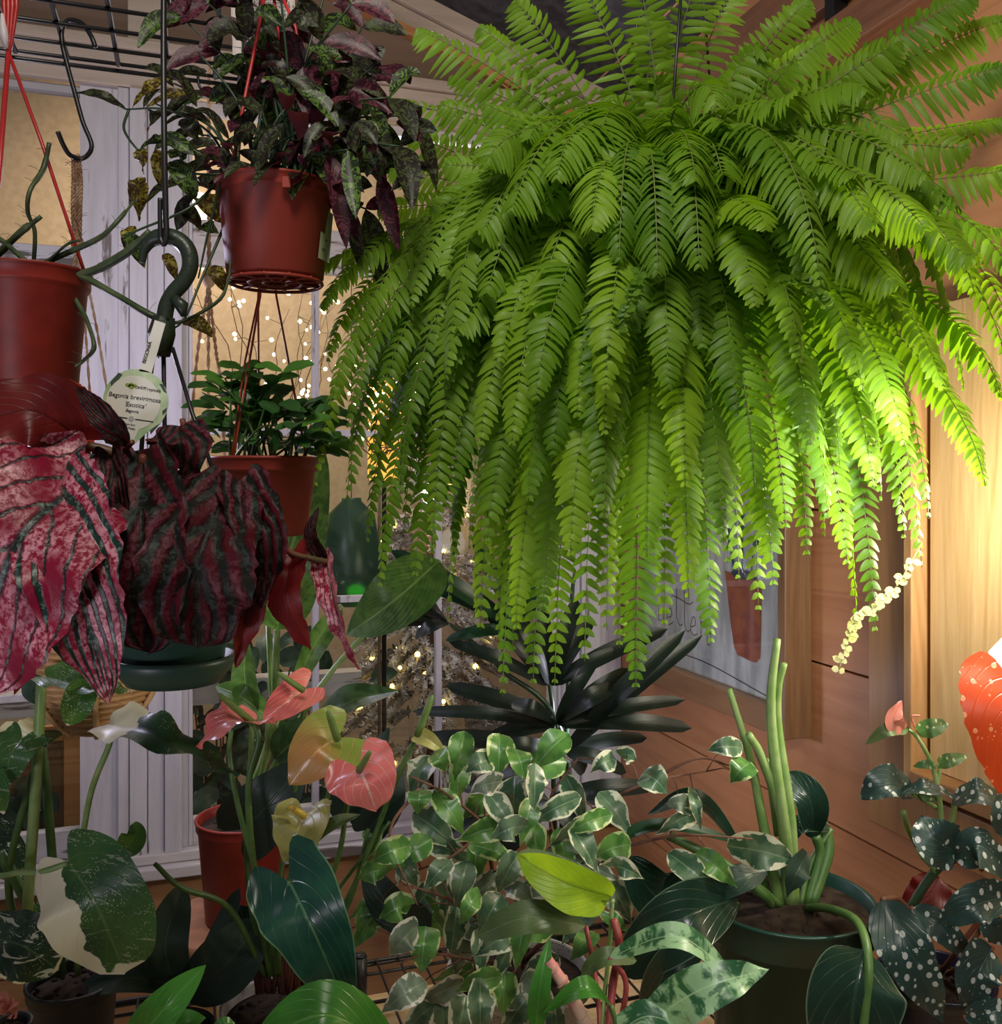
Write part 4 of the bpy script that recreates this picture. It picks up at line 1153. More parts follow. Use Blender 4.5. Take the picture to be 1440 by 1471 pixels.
# left side, arching over and down-left
for t in [(462, 445, 1.3), (478, 575, 1.24), (500, 615, 1.22), (452, 700, 1.3), (500, 660, 1.3), (520, 560, 1.34), (455, 380, 1.42), (560, 500, 1.25), (600, 640, 1.2), (575, 700, 1.16), (545, 600, 1.22), (590, 440, 1.2), (620, 500, 1.18), (530, 690, 1.28), (498, 720, 1.25), (580, 770, 1.2), (610, 590, 1.3), (640, 660, 1.28), (560, 380, 1.3), (600, 360, 1.25), (660, 320, 1.22), (470, 520, 1.35)]:
    F1(*t, w=rf.uniform(.034, .044), lead=.5, lift=rf.uniform(.03, .1), slim=.6)
for t in [(590, 195, 1.5), (560, 240, 1.55), (640, 235, 1.35), (545, 300, 1.5)]:
    F1(*t, w=.042, lead=.45, lift=.06, nref=(-.2, -1, .5), slim=.9)
# up and left, the crest
for t in [(602, 42, 1.32), (538, 136, 1.36), (634, 150, 1.34), (650, 110, 1.4), (742, 2, 1.3), (690, 40, 1.4), (835, -25, 1.3), (915, -55, 1.3), (1010, -60, 1.3), (1060, -30, 1.4), (700, 150, 1.3), (690, 225, 1.2), (745, 130, 1.42), (940, 20, 1.4)]:
    F1(*t, w=rf.uniform(.036, .05), lead=.3, nref=(-.15, -1, .35), droop=.35, slim=1)
# up and right
for t in [(1160, 0, 1.35), (1230, 30, 1.42), (1300, 60, 1.3), (1400, -10, 1.3), (1445, 30, 1.34), (1445, 95, 1.2), (1290, 60, 1.2), (1140, 90, 1.15), (1445, 170, 1.3), (1445, 245, 1.18), (1390, 210, 1.2), (1440, 330, 1.2), (1455, 400, 1.14), (1450, 470, 1.2), (1350, 280, 1.1), (1200, 150, 1.2), (1320, 350, 1.08), (1445, 520, 1.1), (1270, 110, 1.35), (1180, 60, 1.3), (1400, 420, 1.06)]:
    F1(*t, w=rf.uniform(.04, .052), lead=.35, nref=(.15, -1, .35), droop=.3, slim=.8)
# bright young fronds curling over near the middle
for t in [(905, 235, 1.08), (1140, 130, 1.1), (945, 395, .98), (1005, 385, .98), (890, 375, 1.0), (1180, 410, .97), (870, 200, 1.12), (1040, 175, 1.1), (1040, 250, 1.05), (780, 300, 1.1), (975, 150, 1.1)]:
    F1(*t, w=rf.uniform(.036, .045), lead=.7, lift=.1, nref=(0, -.6, .8), droop=.5, slim=1)
# loose fronds thrown every way across the upper front
for t in [(700, 232, 1.12), (735, 300, 1.08), (690, 330, 1.12), (800, 255, 1.05), (760, 200, 1.15), (905, 245, 1.05), (850, 330, 1.0), (1030, 150, 1.12), (1145, 170, 1.12), (1245, 130, 1.14), (1300, 200, 1.12), (1230, 250, 1.03), (1330, 250, 1.06), (1260, 320, 1.0), (1330, 330, 1.03), (1160, 300, 1.0),
          (640, 395, 1.16), (700, 420, 1.1), (765, 440, 1.05), (620, 300, 1.25), (1075, 205, 1.12), (985, 215, 1.04), (830, 180, 1.15), (1180, 230, 1.05), (1380, 300, 1.1), (1400, 370, 1.06), (880, 150, 1.25), (940, 120, 1.3), (1090, 70, 1.3), (1000, 260, 1.0), (660, 470, 1.12), (1290, 410, 1.02)]:
    ang = math.atan2(t[1]-300, t[0]-940); a_ = Vector((math.cos(ang), 0, -math.sin(ang)))
    F1(*t, w=rf.uniform(.036, .05), lead=rf.uniform(.4, .75), lift=rf.uniform(.04, .13), drop=rf.uniform(-.02, .06), nref=(rf.uniform(-.5, .5), -1, rf.uniform(.2, 1.1)), droop=rf.uniform(.2, .6), slim=rf.uniform(.6, 1))
# the rest all around in the real round of the plant
nh = len(fronds)
for k in range(85):
    an = rf.random()*2*PI; rad = rf.uniform(.22, .43); z = FC.z-rf.uniform(.1, .52)-(.1 if rad < .32 else 0)
    T = Vector((FC.x+rad*math.cos(an), FC.y+rad*math.sin(an)*.85, z))
    if T.x > .62-(T.y-1.3)*.3: continue
    out = Vector((math.cos(an), math.sin(an), 0)); B = FC+out*rf.uniform(.0, .05)
    fronds.append((arc(B, T, rf.uniform(.08, .2), max(.05, (B.z-T.z)*.6), .75), rf.uniform(.036, .046), out+Vector((0, -.25, .5)), .2, .3))
def span(fr): return (fr[0][0]-fr[0][-1]).length
order = list(range(nh)); order.sort(key=lambda i: -span(fronds[i])/fronds[i][0][-1].y)
single = set(order[:99])
rest = MB()
for i, (q, w, nr, dr, sl) in enumerate(fronds):
    if i in single:
        mb = MB(); frond(mb, q, w, nr, i, dr, slim=sl); mb.build('frond', [MT['fern'], MT['fern_stem']], fern)
    else: frond(rest, q, w, nr, i, dr, slim=sl)
o = rest.build('dense_fronds', [MT['fern'], MT['fern_stem']], fern); o['kind'] = 'stuff'
# basket, soil and chain
mb = MB(); rb_ = .125
mb.lathe((FC.x, FC.y, FC.z), [(.001, -.13), (rb_*.75, -.13), (rb_*.95, -.02), (rb_, -.01), (rb_, 0), (rb_-.006, 0), (rb_-.01, -.02), (.001, -.025)], 40)
mb.build('hanging_basket', MT['black_pot'], fern)
mb = MB(); mb.lathe((FC.x, FC.y, FC.z-.006), [(.112, 0), (.06, .008), (.001, .012)], 30); mb.build('soil', MT['soil'], fern)
mb = MB()
top = FC+Vector((.06, .02, .55))
for k in range(3):
    an = k*2.094+.5; a = FC+Vector((rb_*math.cos(an), rb_*math.sin(an), 0)); mb.tube([a, top], .0022, 6)
mb.build('hanger_wire', MT['black'], fern)
mb = MB(); p = top.copy()
for k in range(16):
    e = [(p+Vector(((.006*math.cos(t) if k % 2 else 0), (0 if k % 2 else .006*math.cos(t)), .011*math.sin(t)+.011))) for t in [j*6.2832/12 for j in range(13)]]
    mb.tube(e, .0018, 5, cap=False); p = p+Vector((0, 0, .0175))
mb.build('chain', MT['black'], fern)
mb = MB(); mb.bb(.0, .035, toroom(P(1212, 0, 1.7)).y if False else WR(1206)[0], WR(1219)[0], WR(1212, 42)[1], 2.7)
o = rbuild(mb, 'iron_bracket', MT['black'], None, .002); tag(o, 'black iron bracket bar on the top of the pine wall above the fern', 'bracket')
# pale dried runners hanging out of the skirt
def runner(pts, seed, mat):
    r = random.Random(seed); q = spline(PP(pts), 26); mb = MB(); mb.tube(q, .0008, 5)
    for i in range(2, 27):
        for s in (-1, 1):
            a = q[i]; dr = Vector((s*r.uniform(.5, 1), r.uniform(-.6, .2), r.uniform(-.6, .5))).normalized()
            l = r.uniform(.006, .012); leaf(mb, [a, a+dr*l*.5, a+dr*l], .0042, TOCAM+UP*.3, 'ellip', .3, nu=4, nv=2)
    mb.build('dry_runner', mat, fern)
MT['dry'] = m_leaf('dried_fern', (.5, .52, .18), (.62, .6, .34), (.6, .5, .3), .2, 3, .6, .3)
runner([(1325, 780, 1.1), (1290, 840, 1.1), (1262, 870, 1.1), (1235, 885, 1.1), (1222, 910, 1.1), (1206, 962, 1.1)], 3, MT['dry'])
runner([(1110, 408, .97), (1140, 400, .96), (1160, 405, .96), (1185, 438, .96)], 4, MT['fern'])
runner([(925, 380, .98), (905, 430, .97), (890, 470, .97), (868, 510, .97)], 5, MT['fern'])
# ================= dark begonia in the hanging green pot
d = 1.12; c = P(250, 870, d)
bg = empty('hanging_begonia', tuple(P(250, 985, d)), 'dark red and silver pink leaved begonia in a hanging dark green pot with saucer', 'potted plant')
zs = P(250, 962, d).z; zr_ = P(250, 850, d).z; rp_ = 76*d/F
mb = MB(); mb.lathe((c.x, c.y, 0), [(.001, zs-.014), (rp_*.86, zs-.014), (rp_*1.08, zs+.004), (rp_*1.12, zs+.012), (rp_*1.12, zs+.018), (rp_*1.06, zs+.018), (rp_*.98, zs+.001), (.001, zs-.001)], 56)
mb.build('saucer', MT['green_pot'], bg)
pot(bg, c, rp_*1.06, zr_-zs, MT['green_pot'], zr_, .86, .02)
# hanger hook
q = [(205, 377), (207, 360), (218, 345), (238, 339), (258, 346), (271, 362), (273, 384), (264, 404), (250, 420), (240, 438), (236, 460)]
mb = MB(); mb.tube(spline(PP([(x, y, d-.0) for x, y in q]), 50), [.0035+.0065*min(1, i/12) for i in range(51)], 8); mb.build('hook_hanger', MT['green_hook'], bg)
mb = MB(); mb.tube(PP([(236, 455, d), (232, 480, d), (230, 512, d)]), [.013, .017, .012], 4)
mb.tube(PP([(250, 428, d-.005), (262, 440, d-.01), (264, 455, d-.008)]), [.006, .008, .003], 6)
mb.build('hanger_body', MT['green_hook'], bg)
for p in ([(248, 500, d), (275, 590, d-.03), (305, 672, d-.06), (322, 850, d-.0)], [(222, 500, d), (205, 620, d-.05), (190, 850, d-.05)], [(235, 505, d), (238, 700, d+.07), (240, 850, d+.08)]):
    mb = MB(); mb.tube(PP(p), .0027, 6); mb.build('strand', MT['black'], bg)
# leaves: big jagged drooping shapes
kw = dict(kind='heart', serr=.06, wave=.12, nwave=4, nu=26, nv=14)
L1(bg, 'beg_bright', [(105, 700, .98), (20, 790, .92), (-40, 990, .95)], 130, fold=.25, N=TOCAM+UP*.3+Vector((.25, 0, 0)), twist=.2, seed=1, **{**kw, 'kind': 'round'})
L1(bg, 'beg_band', [(84, 715, .97), (110, 830, .92), (158, 1008, .95)], 84, fold=.3, N=TOCAM+UP*.3-Vector((.1, 0, 0)), twist=-.3, seed=2, **kw)
L1(bg, 'beg_red', [(120, 632, 1.02), (40, 590, .98), (-60, 620, .98)], 62, fold=.1, N=TOCAM+UP*.2, seed=3, **kw)
L1(bg, 'beg_dark', [(205, 670, 1.0), (206, 790, .95), (215, 938, .97)], 76, fold=.25, N=TOCAM+UP*.25, seed=4, twist=.2, **{**kw, 'kind': 'round'})
L1(bg, 'beg_red', [(175, 760, 1.02), (190, 850, .97), (215, 935, .99)], 52, fold=.2, N=TOCAM, seed=44, **kw)
L1(bg, 'beg_dark', [(322, 715, .99), (285, 810, .94), (285, 932, .97)], 82, fold=.25, N=TOCAM+UP*.25+Vector((.1, 0, 0)), seed=5, twist=-.2, **{**kw, 'kind': 'round'})
L1(bg, 'beg_dark', [(258, 612, 1.03), (258, 640, 1.01), (252, 672, 1.03)], 46, fold=.1, N=TOCAM+UP*.3, seed=6, **{**kw, 'kind': 'round', 'lobe': .15})
L1(bg, 'beg_dark', [(182, 640, .99), (150, 600, .97), (110, 556, .99)], 22, fold=.5, N=TOCAM+UP*.2, seed=7, **{**kw, 'kind': 'ovate'})
L1(bg, 'beg_dark', [(160, 655, .99), (170, 710, .97), (176, 800, .99)], 30, fold=.6, N=TOCAM, seed=71, **kw)
L1(bg, 'beg_orange', [(135, 615, 1.06), (110, 580, 1.05), (95, 545, 1.06)], 34, fold=.2, N=TOCAM, seed=8, **kw)
L1(bg, 'beg_orange', [(205, 800, 1.0), (196, 870, .985), (182, 930, .99)], 38, fold=.2, N=TOCAM+Vector((-.3, 0, 0)), seed=88, **kw) if False else None
L1(bg, 'beg_red', [(362, 735, 1.0), (360, 850, .98), (338, 960, 1.0)], 34, fold=.6, N=TOCAM+Vector((.6, 0, 0)), seed=9, **kw)
L1(bg, 'beg_dark', [(350, 700, 1.0), (375, 790, .97), (352, 900, .99)], 44, fold=.5, N=TOCAM+Vector((.4, 0, 0)), seed=91, **kw)
L1(bg, 'beg_red', [(420, 795, 1.02), (412, 860, 1.0), (447, 935, 1.02)], 32, fold=.35, N=TOCAM+Vector((-.2, 0, 0)), seed=10, **kw)
L1(bg, 'beg_dark', [(462, 800, 1.02), (447, 765, 1.01), (458, 728, 1.02)], 13, fold=.6, N=TOCAM, seed=12, **kw)
L1(bg, 'beg_bright', [(468, 805, 1.02), (485, 880, 1.0), (516, 962, 1.02)], 24, fold=.5, N=TOCAM+Vector((-.4, 0, 0)), seed=11, twist=.6, **kw)
L1(bg, 'beg_red', [(60, 900, 1.0), (90, 850, 1.0), (20, 1000, 1.02)], 36, fold=.4, N=TOCAM, seed=13, **kw)
L1(bg, 'beg_dark', [(232, 690, 1.05), (180, 760, 1.02), (130, 800, 1.03)], 60, fold=.2, N=TOCAM+UP*.4, seed=14, **kw)
for p, r in (([(255, 850, d), (215, 700, 1.06), (170, 655, 1.03), (125, 640, 1.02)], 7), ([(252, 850, d), (300, 740, 1.06), (345, 715, 1.0)], 6), ([(345, 715, 1.0), (385, 745, 1.0), (412, 790, 1.0), (450, 803, 1.01), (475, 808, 1.02)], 4.6),
             ([(240, 850, d), (210, 740, 1.05), (205, 655, 1.0)], 5), ([(262, 850, d), (275, 700, 1.06), (262, 602, 1.03)], 4), ([(170, 655, 1.03), (120, 690, 1.0), (90, 712, .97)], 5), ([(170, 655, 1.03), (190, 635, .99)], 4), ([(412, 790, 1.0), (422, 800, 1.01)], 4)):
    S1(bg, 'beg_stem', p, r)
# sticker on the pot
mb = MB(); vs = []
for i in range(7):
    an = -PI/2+.42+i*.075; 
    for z in (P(0, 906, d-.08).z, P(0, 866, d-.08).z): vs.append(Vector((c.x+(rp_*1.0+.004)*math.cos(an), c.y+(rp_*1.0+.004)*math.sin(an), z)))
mb.add(vs, [(2*i, 2*i+2, 2*i+3, 2*i+1) for i in range(6)], None, 0, False); st_ = mb.build('bar_code_sticker', MT['tag'])
tag(st_, 'white bar code sticker on the side of the hanging dark green pot', 'sticker')
mb = MB()
for k in range(9):
    an = -PI/2+.60+k*.018; p0 = Vector((c.x+(rp_+.0046)*math.cos(an), c.y+(rp_+.0046)*math.sin(an), 0)); z0 = P(0, 892, d-.08).z; mb.bb(p0.x-.0005*(1+k % 2), p0.x+.0005, p0.y-.0003, p0.y+.0003, z0, z0+.011)
mb.build('bar_code', MT['ink'], st_)

# ---- the plant tag
dt = 1.05; tg = empty('plant_tag', tuple(P(195, 575, dt)), 'round white plant tag with green leaf border and printed name, above the red begonia', 'plant tag')
tc_ = P(195, 577, dt); px_ = dt/F
rot = Matrix.Rotation(math.radians(8), 4, 'Y')          # tilts clockwise as seen from the camera
M0 = Matrix.Translation(tc_) @ rot @ Matrix.Rotation(PI/2, 4, 'X')   # local x right, y up, z to the camera
def tagpoly(pxs, z0, z1, name, mat):
    n = len(pxs); vs = [M0 @ Vector((x*px_, y*px_, z1)) for x, y in pxs]+[M0 @ Vector((x*px_, y*px_, z0)) for x, y in pxs]
    mb = MB(); fs = [tuple(range(n)), tuple(range(2*n-1, n-1, -1))]+[((i+1) % n, i, i+n, (i+1) % n+n) for i in range(n)]
    mb.add(vs, fs, None, 0, False); return mb.build(name, mat, tg)
circ = lambda r, a0=0, a1=360, n=48, sy=1: [(r*math.cos(math.radians(a0+(a1-a0)*i/n)), r*sy*math.sin(math.radians(a0+(a1-a0)*i/n))) for i in range(n)]
out_ = [(9, 45), (14, 112), (27, 112), (22, 44)]
disc = [(47*math.cos(t), 47*math.sin(t)) for t in [math.radians(-62+i*(304/44)) for i in range(45)]]+[(-4, -62), (6, -62)]
stick = [(-1, 44), (11, 120), (27, 117), (17, 44)]
tagpoly(disc, -.0003, .0003, 'tag_disc', MT['tag_green'])
tagpoly(stick, -.0003, .0003, 'tag_stick', MT['tag'])
wh = [(39*math.cos(t)-3, 39*math.sin(t)-2) for t in [math.radians(-70+i*(320/44)) for i in range(45)]]+[(-3, -60), (4, -60)]
tagpoly(wh, .0004, .0006, 'tag_face', MT['tag'])
tagpoly([(-40, 22), (-30, 38), (-24, 36), (-36, 14)], .0004, .0005, 'leaf_print', MT['tag_dark'])
tagpoly([(40, -8), (46, -2), (46, -8), (41, -14)], .0004, .0005, 'leaf_print', MT['tag_dark'])
tagpoly([(30, 30), (36, 31), (43, 18), (38, 20)], .0004, .0005, 'leaf_print', MT['tag_dark'])
tagpoly([(34, -30), (40, -26), (28, -44), (26, -38)], .0004, .0005, 'leaf_print', MT['tag_dark'])
def tt(s, x, y, sz, shear=0, mat='ink', rz=0): return text_mesh(s, sz*px_, 'print', MT[mat], tg, M0 @ Matrix.Translation((x*px_, y*px_, .0009)) @ Matrix.Rotation(rz, 4, 'Z'), shear)
tt('Begonia brevirimosa', -2, 3, 9.2, .12); tt("'Exotica'", 0, -8, 9.2, .25); tt('Begonia', -3, -16, 6, .3)
tt('cado', 4, 19, 7.5); tt('Tropicals', 22, 18, 6.5)
tt('Low Part Sun', -8, -35, 4.6); tt('& Partly Moist', -8, -40.5, 4.6)
tt('BEGONIA', 9, 72, 7.5, 0, 'ink', math.radians(81))
mb = MB()
for (x, y, r) in ((-14, 22, 4), (-9, 20.5, 4.6), (-4, 22.5, 3.2), (-9, 24, 3)):
    vs = [M0 @ Vector(((x+r*math.cos(t))*px_, (y+r*.7*math.sin(t))*px_, .0008)) for t in [i*.5236 for i in range(12)]]; mb.add(vs, [tuple(range(12))], None, 0, False)
mb.build('fruit_emblem', m_plain('emblem_green', (.25, .35, .05), .6), tg)
tagpoly([(-34, -24.5), (-8, -24.5), (-8, -26), (-34, -26)], .0007, .0009, 'rule', MT['ink']); tagpoly([(3, -24.5), (29, -24.5), (29, -26), (3, -26)], .0007, .0009, 'rule', MT['ink'])
tagpoly([(x-2.5, y-25) for x, y in circ(4, n=16)], .0007, .001, 'sun_mark', m_plain('sun_grey', (.4, .4, .4), .6))
# ================= lower plants
H = dict(kind='heart', nu=22, nv=10)
# --- variegated monstera at the left
d = 1.4
c = P(105, 1405, d); mo = empty('variegated_monstera', (c.x, c.y, RZ+.001), 'cream and green speckled monstera in a black pot at the lower left', 'potted plant')
pot(mo, c, 62*d/F, c.z-RZ-.002, MT['black_pot'], c.z, .78, .02)
L1(mo, 'mon_a', [(98, 1238, 1.22), (138, 1300, 1.19), (180, 1398, 1.22)], 78, fold=.12, N=TOCAM+UP*.25, lobe=.5, wave=.05, **{**H, 'kind': 'round'})
L1(mo, 'mon_c', [(158, 1040, 1.3), (230, 1058, 1.26), (345, 1112, 1.3)], 36, fold=.25, N=TOCAM*.7+UP, wave=.25, lobe=.4, twist=-.3, **H)
L1(mo, 'mon_base', [(185, 1035, 1.33), (170, 1015, 1.32), (178, 1005, 1.33)], 26, fold=.3, N=TOCAM+UP*.4, **H) if False else None
L1(mo, 'mon_b', [(32, 1060, 1.28), (15, 1085, 1.25), (8, 1130, 1.27)], 34, fold=.3, N=TOCAM+Vector((.4, 0, .3)), lobe=.6, **H)
L1(mo, 'mon_a', [(60, 1050, 1.34), (45, 1060, 1.32), (30, 1095, 1.33)], 32, fold=.2, N=TOCAM+UP*.3, lobe=.5, **H)
L1(mo, 'mon_base', [(-25, 1100, 1.27), (-5, 1130, 1.25), (5, 1170, 1.27)], 26, fold=.3, N=TOCAM+UP*.2, **H)
L1(mo, 'mon_base', [(66, 972, 1.3), (120, 985, 1.26), (190, 992, 1.28)], 25, fold=.35, N=TOCAM*.6+UP, wave=.2, **H)
L1(mo, 'mon_base', [(125, 975, 1.27), (112, 1010, 1.25), (96, 1042, 1.27)], 24, fold=.4, N=TOCAM+Vector((.3, 0, 0)), **{**H, 'kind': 'ovate'})
L1(mo, 'phil_grey', [(62, 972, 1.31), (45, 990, 1.32), (52, 1012, 1.33)], 14, fold=.4, N=TOCAM+UP*.3, kind='ovate')
L1(mo, 'mon_stripe', [(-25, 1345, 1.25), (30, 1358, 1.2), (84, 1392, 1.22)], 44, fold=.15, N=TOCAM+UP*.7, lobe=.4, wave=.1, **{**H, 'kind': 'round'})
L1(mo, 'mon_stripe', [(-30, 1200, 1.45), (10, 1230, 1.42), (40, 1270, 1.42)], 38, fold=.2, N=TOCAM+UP*.4, **H)
L1(mo, 'mon_base', [(175, 1225, 1.36), (195, 1200, 1.35), (190, 1182, 1.36)], 20, fold=.35, N=TOCAM, **{**H, 'kind': 'ovate'})
L1(mo, 'mon_b', [(85, 1330, 1.36), (75, 1300, 1.35), (86, 1285, 1.36)], 22, fold=.3, N=TOCAM, kind='ovate')
for p, r, m_ in (([(40, 1400, 1.38), (38, 1330, 1.33), (52, 1120, 1.3), (60, 975, 1.3)], [8, 7], 'stem_light'), ([(85, 1400, 1.4), (80, 1300, 1.36), (70, 1170, 1.34), (60, 1060, 1.34)], [7, 6], 'stem_green'),
                 ([(112, 1400, 1.4), (108, 1300, 1.36), (128, 1150, 1.31), (157, 1070, 1.3), (158, 1042, 1.3)], [4.5, 4], 'stem_light'), ([(60, 1400, 1.4), (-20, 1280, 1.3), (15, 1256, 1.24), (60, 1252, 1.22), (98, 1240, 1.22)], [4, 4], 'stem_light'),
                 ([(70, 1400, 1.38), (45, 1310, 1.34), (0, 1225, 1.32)], [9, 7], 'stem_green'), ([(50, 1400, 1.38), (12, 1270, 1.33), (48, 1110, 1.3)], [6, 5], 'stem_green'), ([(90, 1405, 1.4), (100, 1340, 1.38), (180, 1230, 1.36)], [4, 3], 'stem_green')):
    S1(mo, m_, p, r)
# small pink-green plant at the very corner
c = P(12, 1470, 1.16); sm_ = empty('baby_pink_plant', (c.x, c.y, RZ), 'tiny pink and dark leaved seedling pot at the bottom left corner', 'potted plant')
pot(sm_, c, 30*1.16/F, c.z-RZ-.002, MT['black_pot'], c.z, .8, .02)
for a in ((10, 1450, 0, 1425), (10, 1450, 28, 1440), (12, 1455, -12, 1445), (14, 1458, 24, 1462)):
    L1(sm_, 'mac_pink', [(a[0], a[1], 1.15), ((a[0]+a[2])/2, (a[1]+a[3])/2-4, 1.14), (a[2], a[3], 1.15)], 8, kind='ovate', fold=.3)

# --- dark philodendron with split leaves
d = 1.5; c = P(250, 1478, 1.32); ph = empty('split_leaf_philodendron', (c.x, c.y, RZ+.001), 'dull grey-green split-leaf philodendron low between the monstera and the anthurium', 'potted plant')
pot(ph, c, 55*1.32/F, c.z-RZ-.002, MT['black_pot'], c.z, .8, .02)
G = dict(kind='ellip', nu=18, nv=8)
L1(ph, 'phil_grey', [(275, 1420, 1.42), (180, 1405, 1.38), (106, 1428, 1.4)], 26, fold=.25, N=TOCAM*.6+UP, **G)
L1(ph, 'phil_grey', [(262, 1425, 1.42), (325, 1385, 1.38), (372, 1322, 1.42)], 44, fold=.2, N=TOCAM+UP*.4, **G)
L1(ph, 'phil_grey', [(262, 1440, 1.44), (238, 1360, 1.4), (262, 1270, 1.44)], 32, fold=.35, N=TOCAM+Vector((.4, 0, 0)), **G)
L1(ph, 'phil_grey', [(268, 1440, 1.45), (310, 1370, 1.42), (345, 1275, 1.45)], 22, fold=.35, N=TOCAM+Vector((-.4, 0, .2)), **G)
L1(ph, 'phil_grey', [(240, 1425, 1.44), (200, 1370, 1.4), (218, 1310, 1.44)], 24, fold=.3, N=TOCAM+UP*.2, **G)
L1(ph, 'phil_dark', [(290, 1440, 1.46), (350, 1360, 1.44), (345, 1300, 1.46)], 34, fold=.2, N=TOCAM+UP*.2, **G)
S1(ph, 'stem_dark', [(255, 1470, 1.34), (262, 1440, 1.42)], 5)

# --- foreground philodendron
c = P(400, 1600, 1.02); fg = empty('glossy_philodendron', (c.x, c.y, RZ-.084+.002 if False else RZ), 'glossy bright green leaves in the foreground at the bottom edge', 'potted plant')
pot(fg, c, .06, c.z-RZ-.002 if c.z > RZ+.05 else .08, MT['black_pot'], max(c.z, RZ+.08), .8, .02)
L1(fg, 'phil_green', [(185, 1510, 1.06), (235, 1450, 1.03), (296, 1386, 1.05)], 30, fold=.4, N=TOCAM+UP*.3, kind='ovate', nu=18, nv=8)
L1(fg, 'phil_green', [(575, 1520, 1.08), (470, 1458, 1.03), (360, 1505, 1.05)], 46, fold=.1, N=UP*.9+TOCAM*.8, kind='ellip', nu=18, nv=8)
L1(fg, 'phil_green', [(220, 1500, 1.08), (258, 1470, 1.07), (296, 1462, 1.08)], 18, fold=.2, N=TOCAM+UP, kind='ovate')
L1(fg, 'phil_green', [(300, 1510, 1.08), (320, 1475, 1.07), (338, 1470, 1.08)], 13, fold=.2, N=TOCAM+UP, kind='ovate')
for p in ([(400, 1600, 1.02), (300, 1560, 1.05), (185, 1510, 1.06)], [(400, 1600, 1.02), (500, 1560, 1.05), (575, 1520, 1.08)], [(400, 1600, 1.02), (300, 1560, 1.06), (220, 1500, 1.08)], [(400, 1600, 1.02), (350, 1550, 1.06), (300, 1510, 1.08)]):
    S1(fg, 'stem_green', p, 4)

# --- anthurium
d = 1.42; c = P(398, 1442, d); an = empty('pink_anthurium', (c.x, c.y, RZ+.001), 'anthurium with pink heart flowers and big dark green leaves in a white pot', 'potted plant')
pot(an, c, 78*d/F, c.z-RZ-.002, MT['white_pot'], c.z, .8, .015)
S = dict(nu=20, nv=12)
def flower(att, ctrl, tip, hw, mat, N, sp0, sp1, spr, spm='spadix', stem=None, **kw):
    f = empty('x', (0, 0, 0), None, None); bpy.data.objects.remove(f)
    k_ = {**dict(kind='heart', lobe=.8, fold=.12, wave=.05), **S, **kw}
    o = L1(an, mat, [att, ctrl, tip], hw, name='spathe', N=N, **k_)
    q = PP([sp0, sp1]); mb = MB(); dd = att[2]; r = spr*dd/F
    mb.tube([q[0].lerp(q[1], t) for t in (0, .3, .7, .93, 1)], [r*1.05, r, r*.9, r*.65, r*.15], 10)
    s_ = mb.build('spadix', MT[spm], an); s_.parent = o; return o
flower((365, 1038, 1.28), (325, 1038, 1.24), (284, 1074, 1.24), 40, 'sp_pink', UP*.9+TOCAM*.55+Vector((-.2, 0, 0)), (364, 1039, 1.27), (313, 996, 1.22), 5, fold=.3, wave=.15, lobe=.6)
flower((438, 990, 1.36), (412, 1008, 1.33), (378, 1035, 1.33), 32, 'sp_pink', TOCAM+UP*.5+Vector((.4, 0, 0)), (436, 992, 1.33), (399, 966, 1.31), 4.5, fold=.5)
flower((486, 1060, 1.3), (455, 1080, 1.27), (416, 1128, 1.27), 50, 'sp_peach', TOCAM+UP*.3, (485, 1062, 1.28), (471, 1020, 1.25), 5.5, fold=.15)
flower((517, 1105, 1.22), (528, 1130, 1.2), (541, 1165, 1.22), 54, 'sp_pink', TOCAM+UP*.25, (516, 1107, 1.21), (532, 1079, 1.18), 5, lobe=.85, fold=.08)
flower((437, 1172, 1.24), (425, 1200, 1.21), (408, 1238, 1.23), 45, 'sp_green', TOCAM+UP*.3+Vector((-.15, 0, 0)), (437, 1172, 1.22), (415, 1158, 1.19), 5, 'spadix_y', fold=.25)
flower((600, 1056, 1.34), (618, 1064, 1.33), (640, 1082, 1.34), 14, 'sp_green', TOCAM+UP*.5, (600, 1056, 1.34), (622, 998, 1.33), 5.5, fold=.5, lobe=.3)
L1(an, 'anth_leaf', [(417, 1268, 1.16), (452, 1340, 1.12), (505, 1462, 1.15)], 66, fold=.16, N=TOCAM+UP*.3+Vector((-.1, 0, 0)), lobe=.95, wave=.06, kind='heart', nu=28, nv=14)
L1(an, 'anth_dark', [(352, 1190, 1.4), (390, 1150, 1.38), (440, 1090, 1.4)], 50, fold=.1, N=TOCAM+UP*.2, lobe=.8, **H)
L1(an, 'anth_dark', [(530, 1190, 1.42), (560, 1150, 1.4), (575, 1100, 1.42)], 26, fold=.2, N=TOCAM, **H)
L1(an, 'anth_dark', [(500, 1165, 1.44), (520, 1120, 1.42), (560, 1045, 1.44)], 28, fold=.2, N=TOCAM, **H)
L1(an, 'anth_dark', [(620, 1330, 1.44), (560, 1300, 1.42), (520, 1230, 1.44)], 30, fold=.2, N=TOCAM, kind='ovate')
L1(an, 'phil_olive', [(450, 1215, 1.25), (480, 1185, 1.22), (518, 1170, 1.24)], 12, fold=.5, N=TOCAM+UP, kind='ovate')
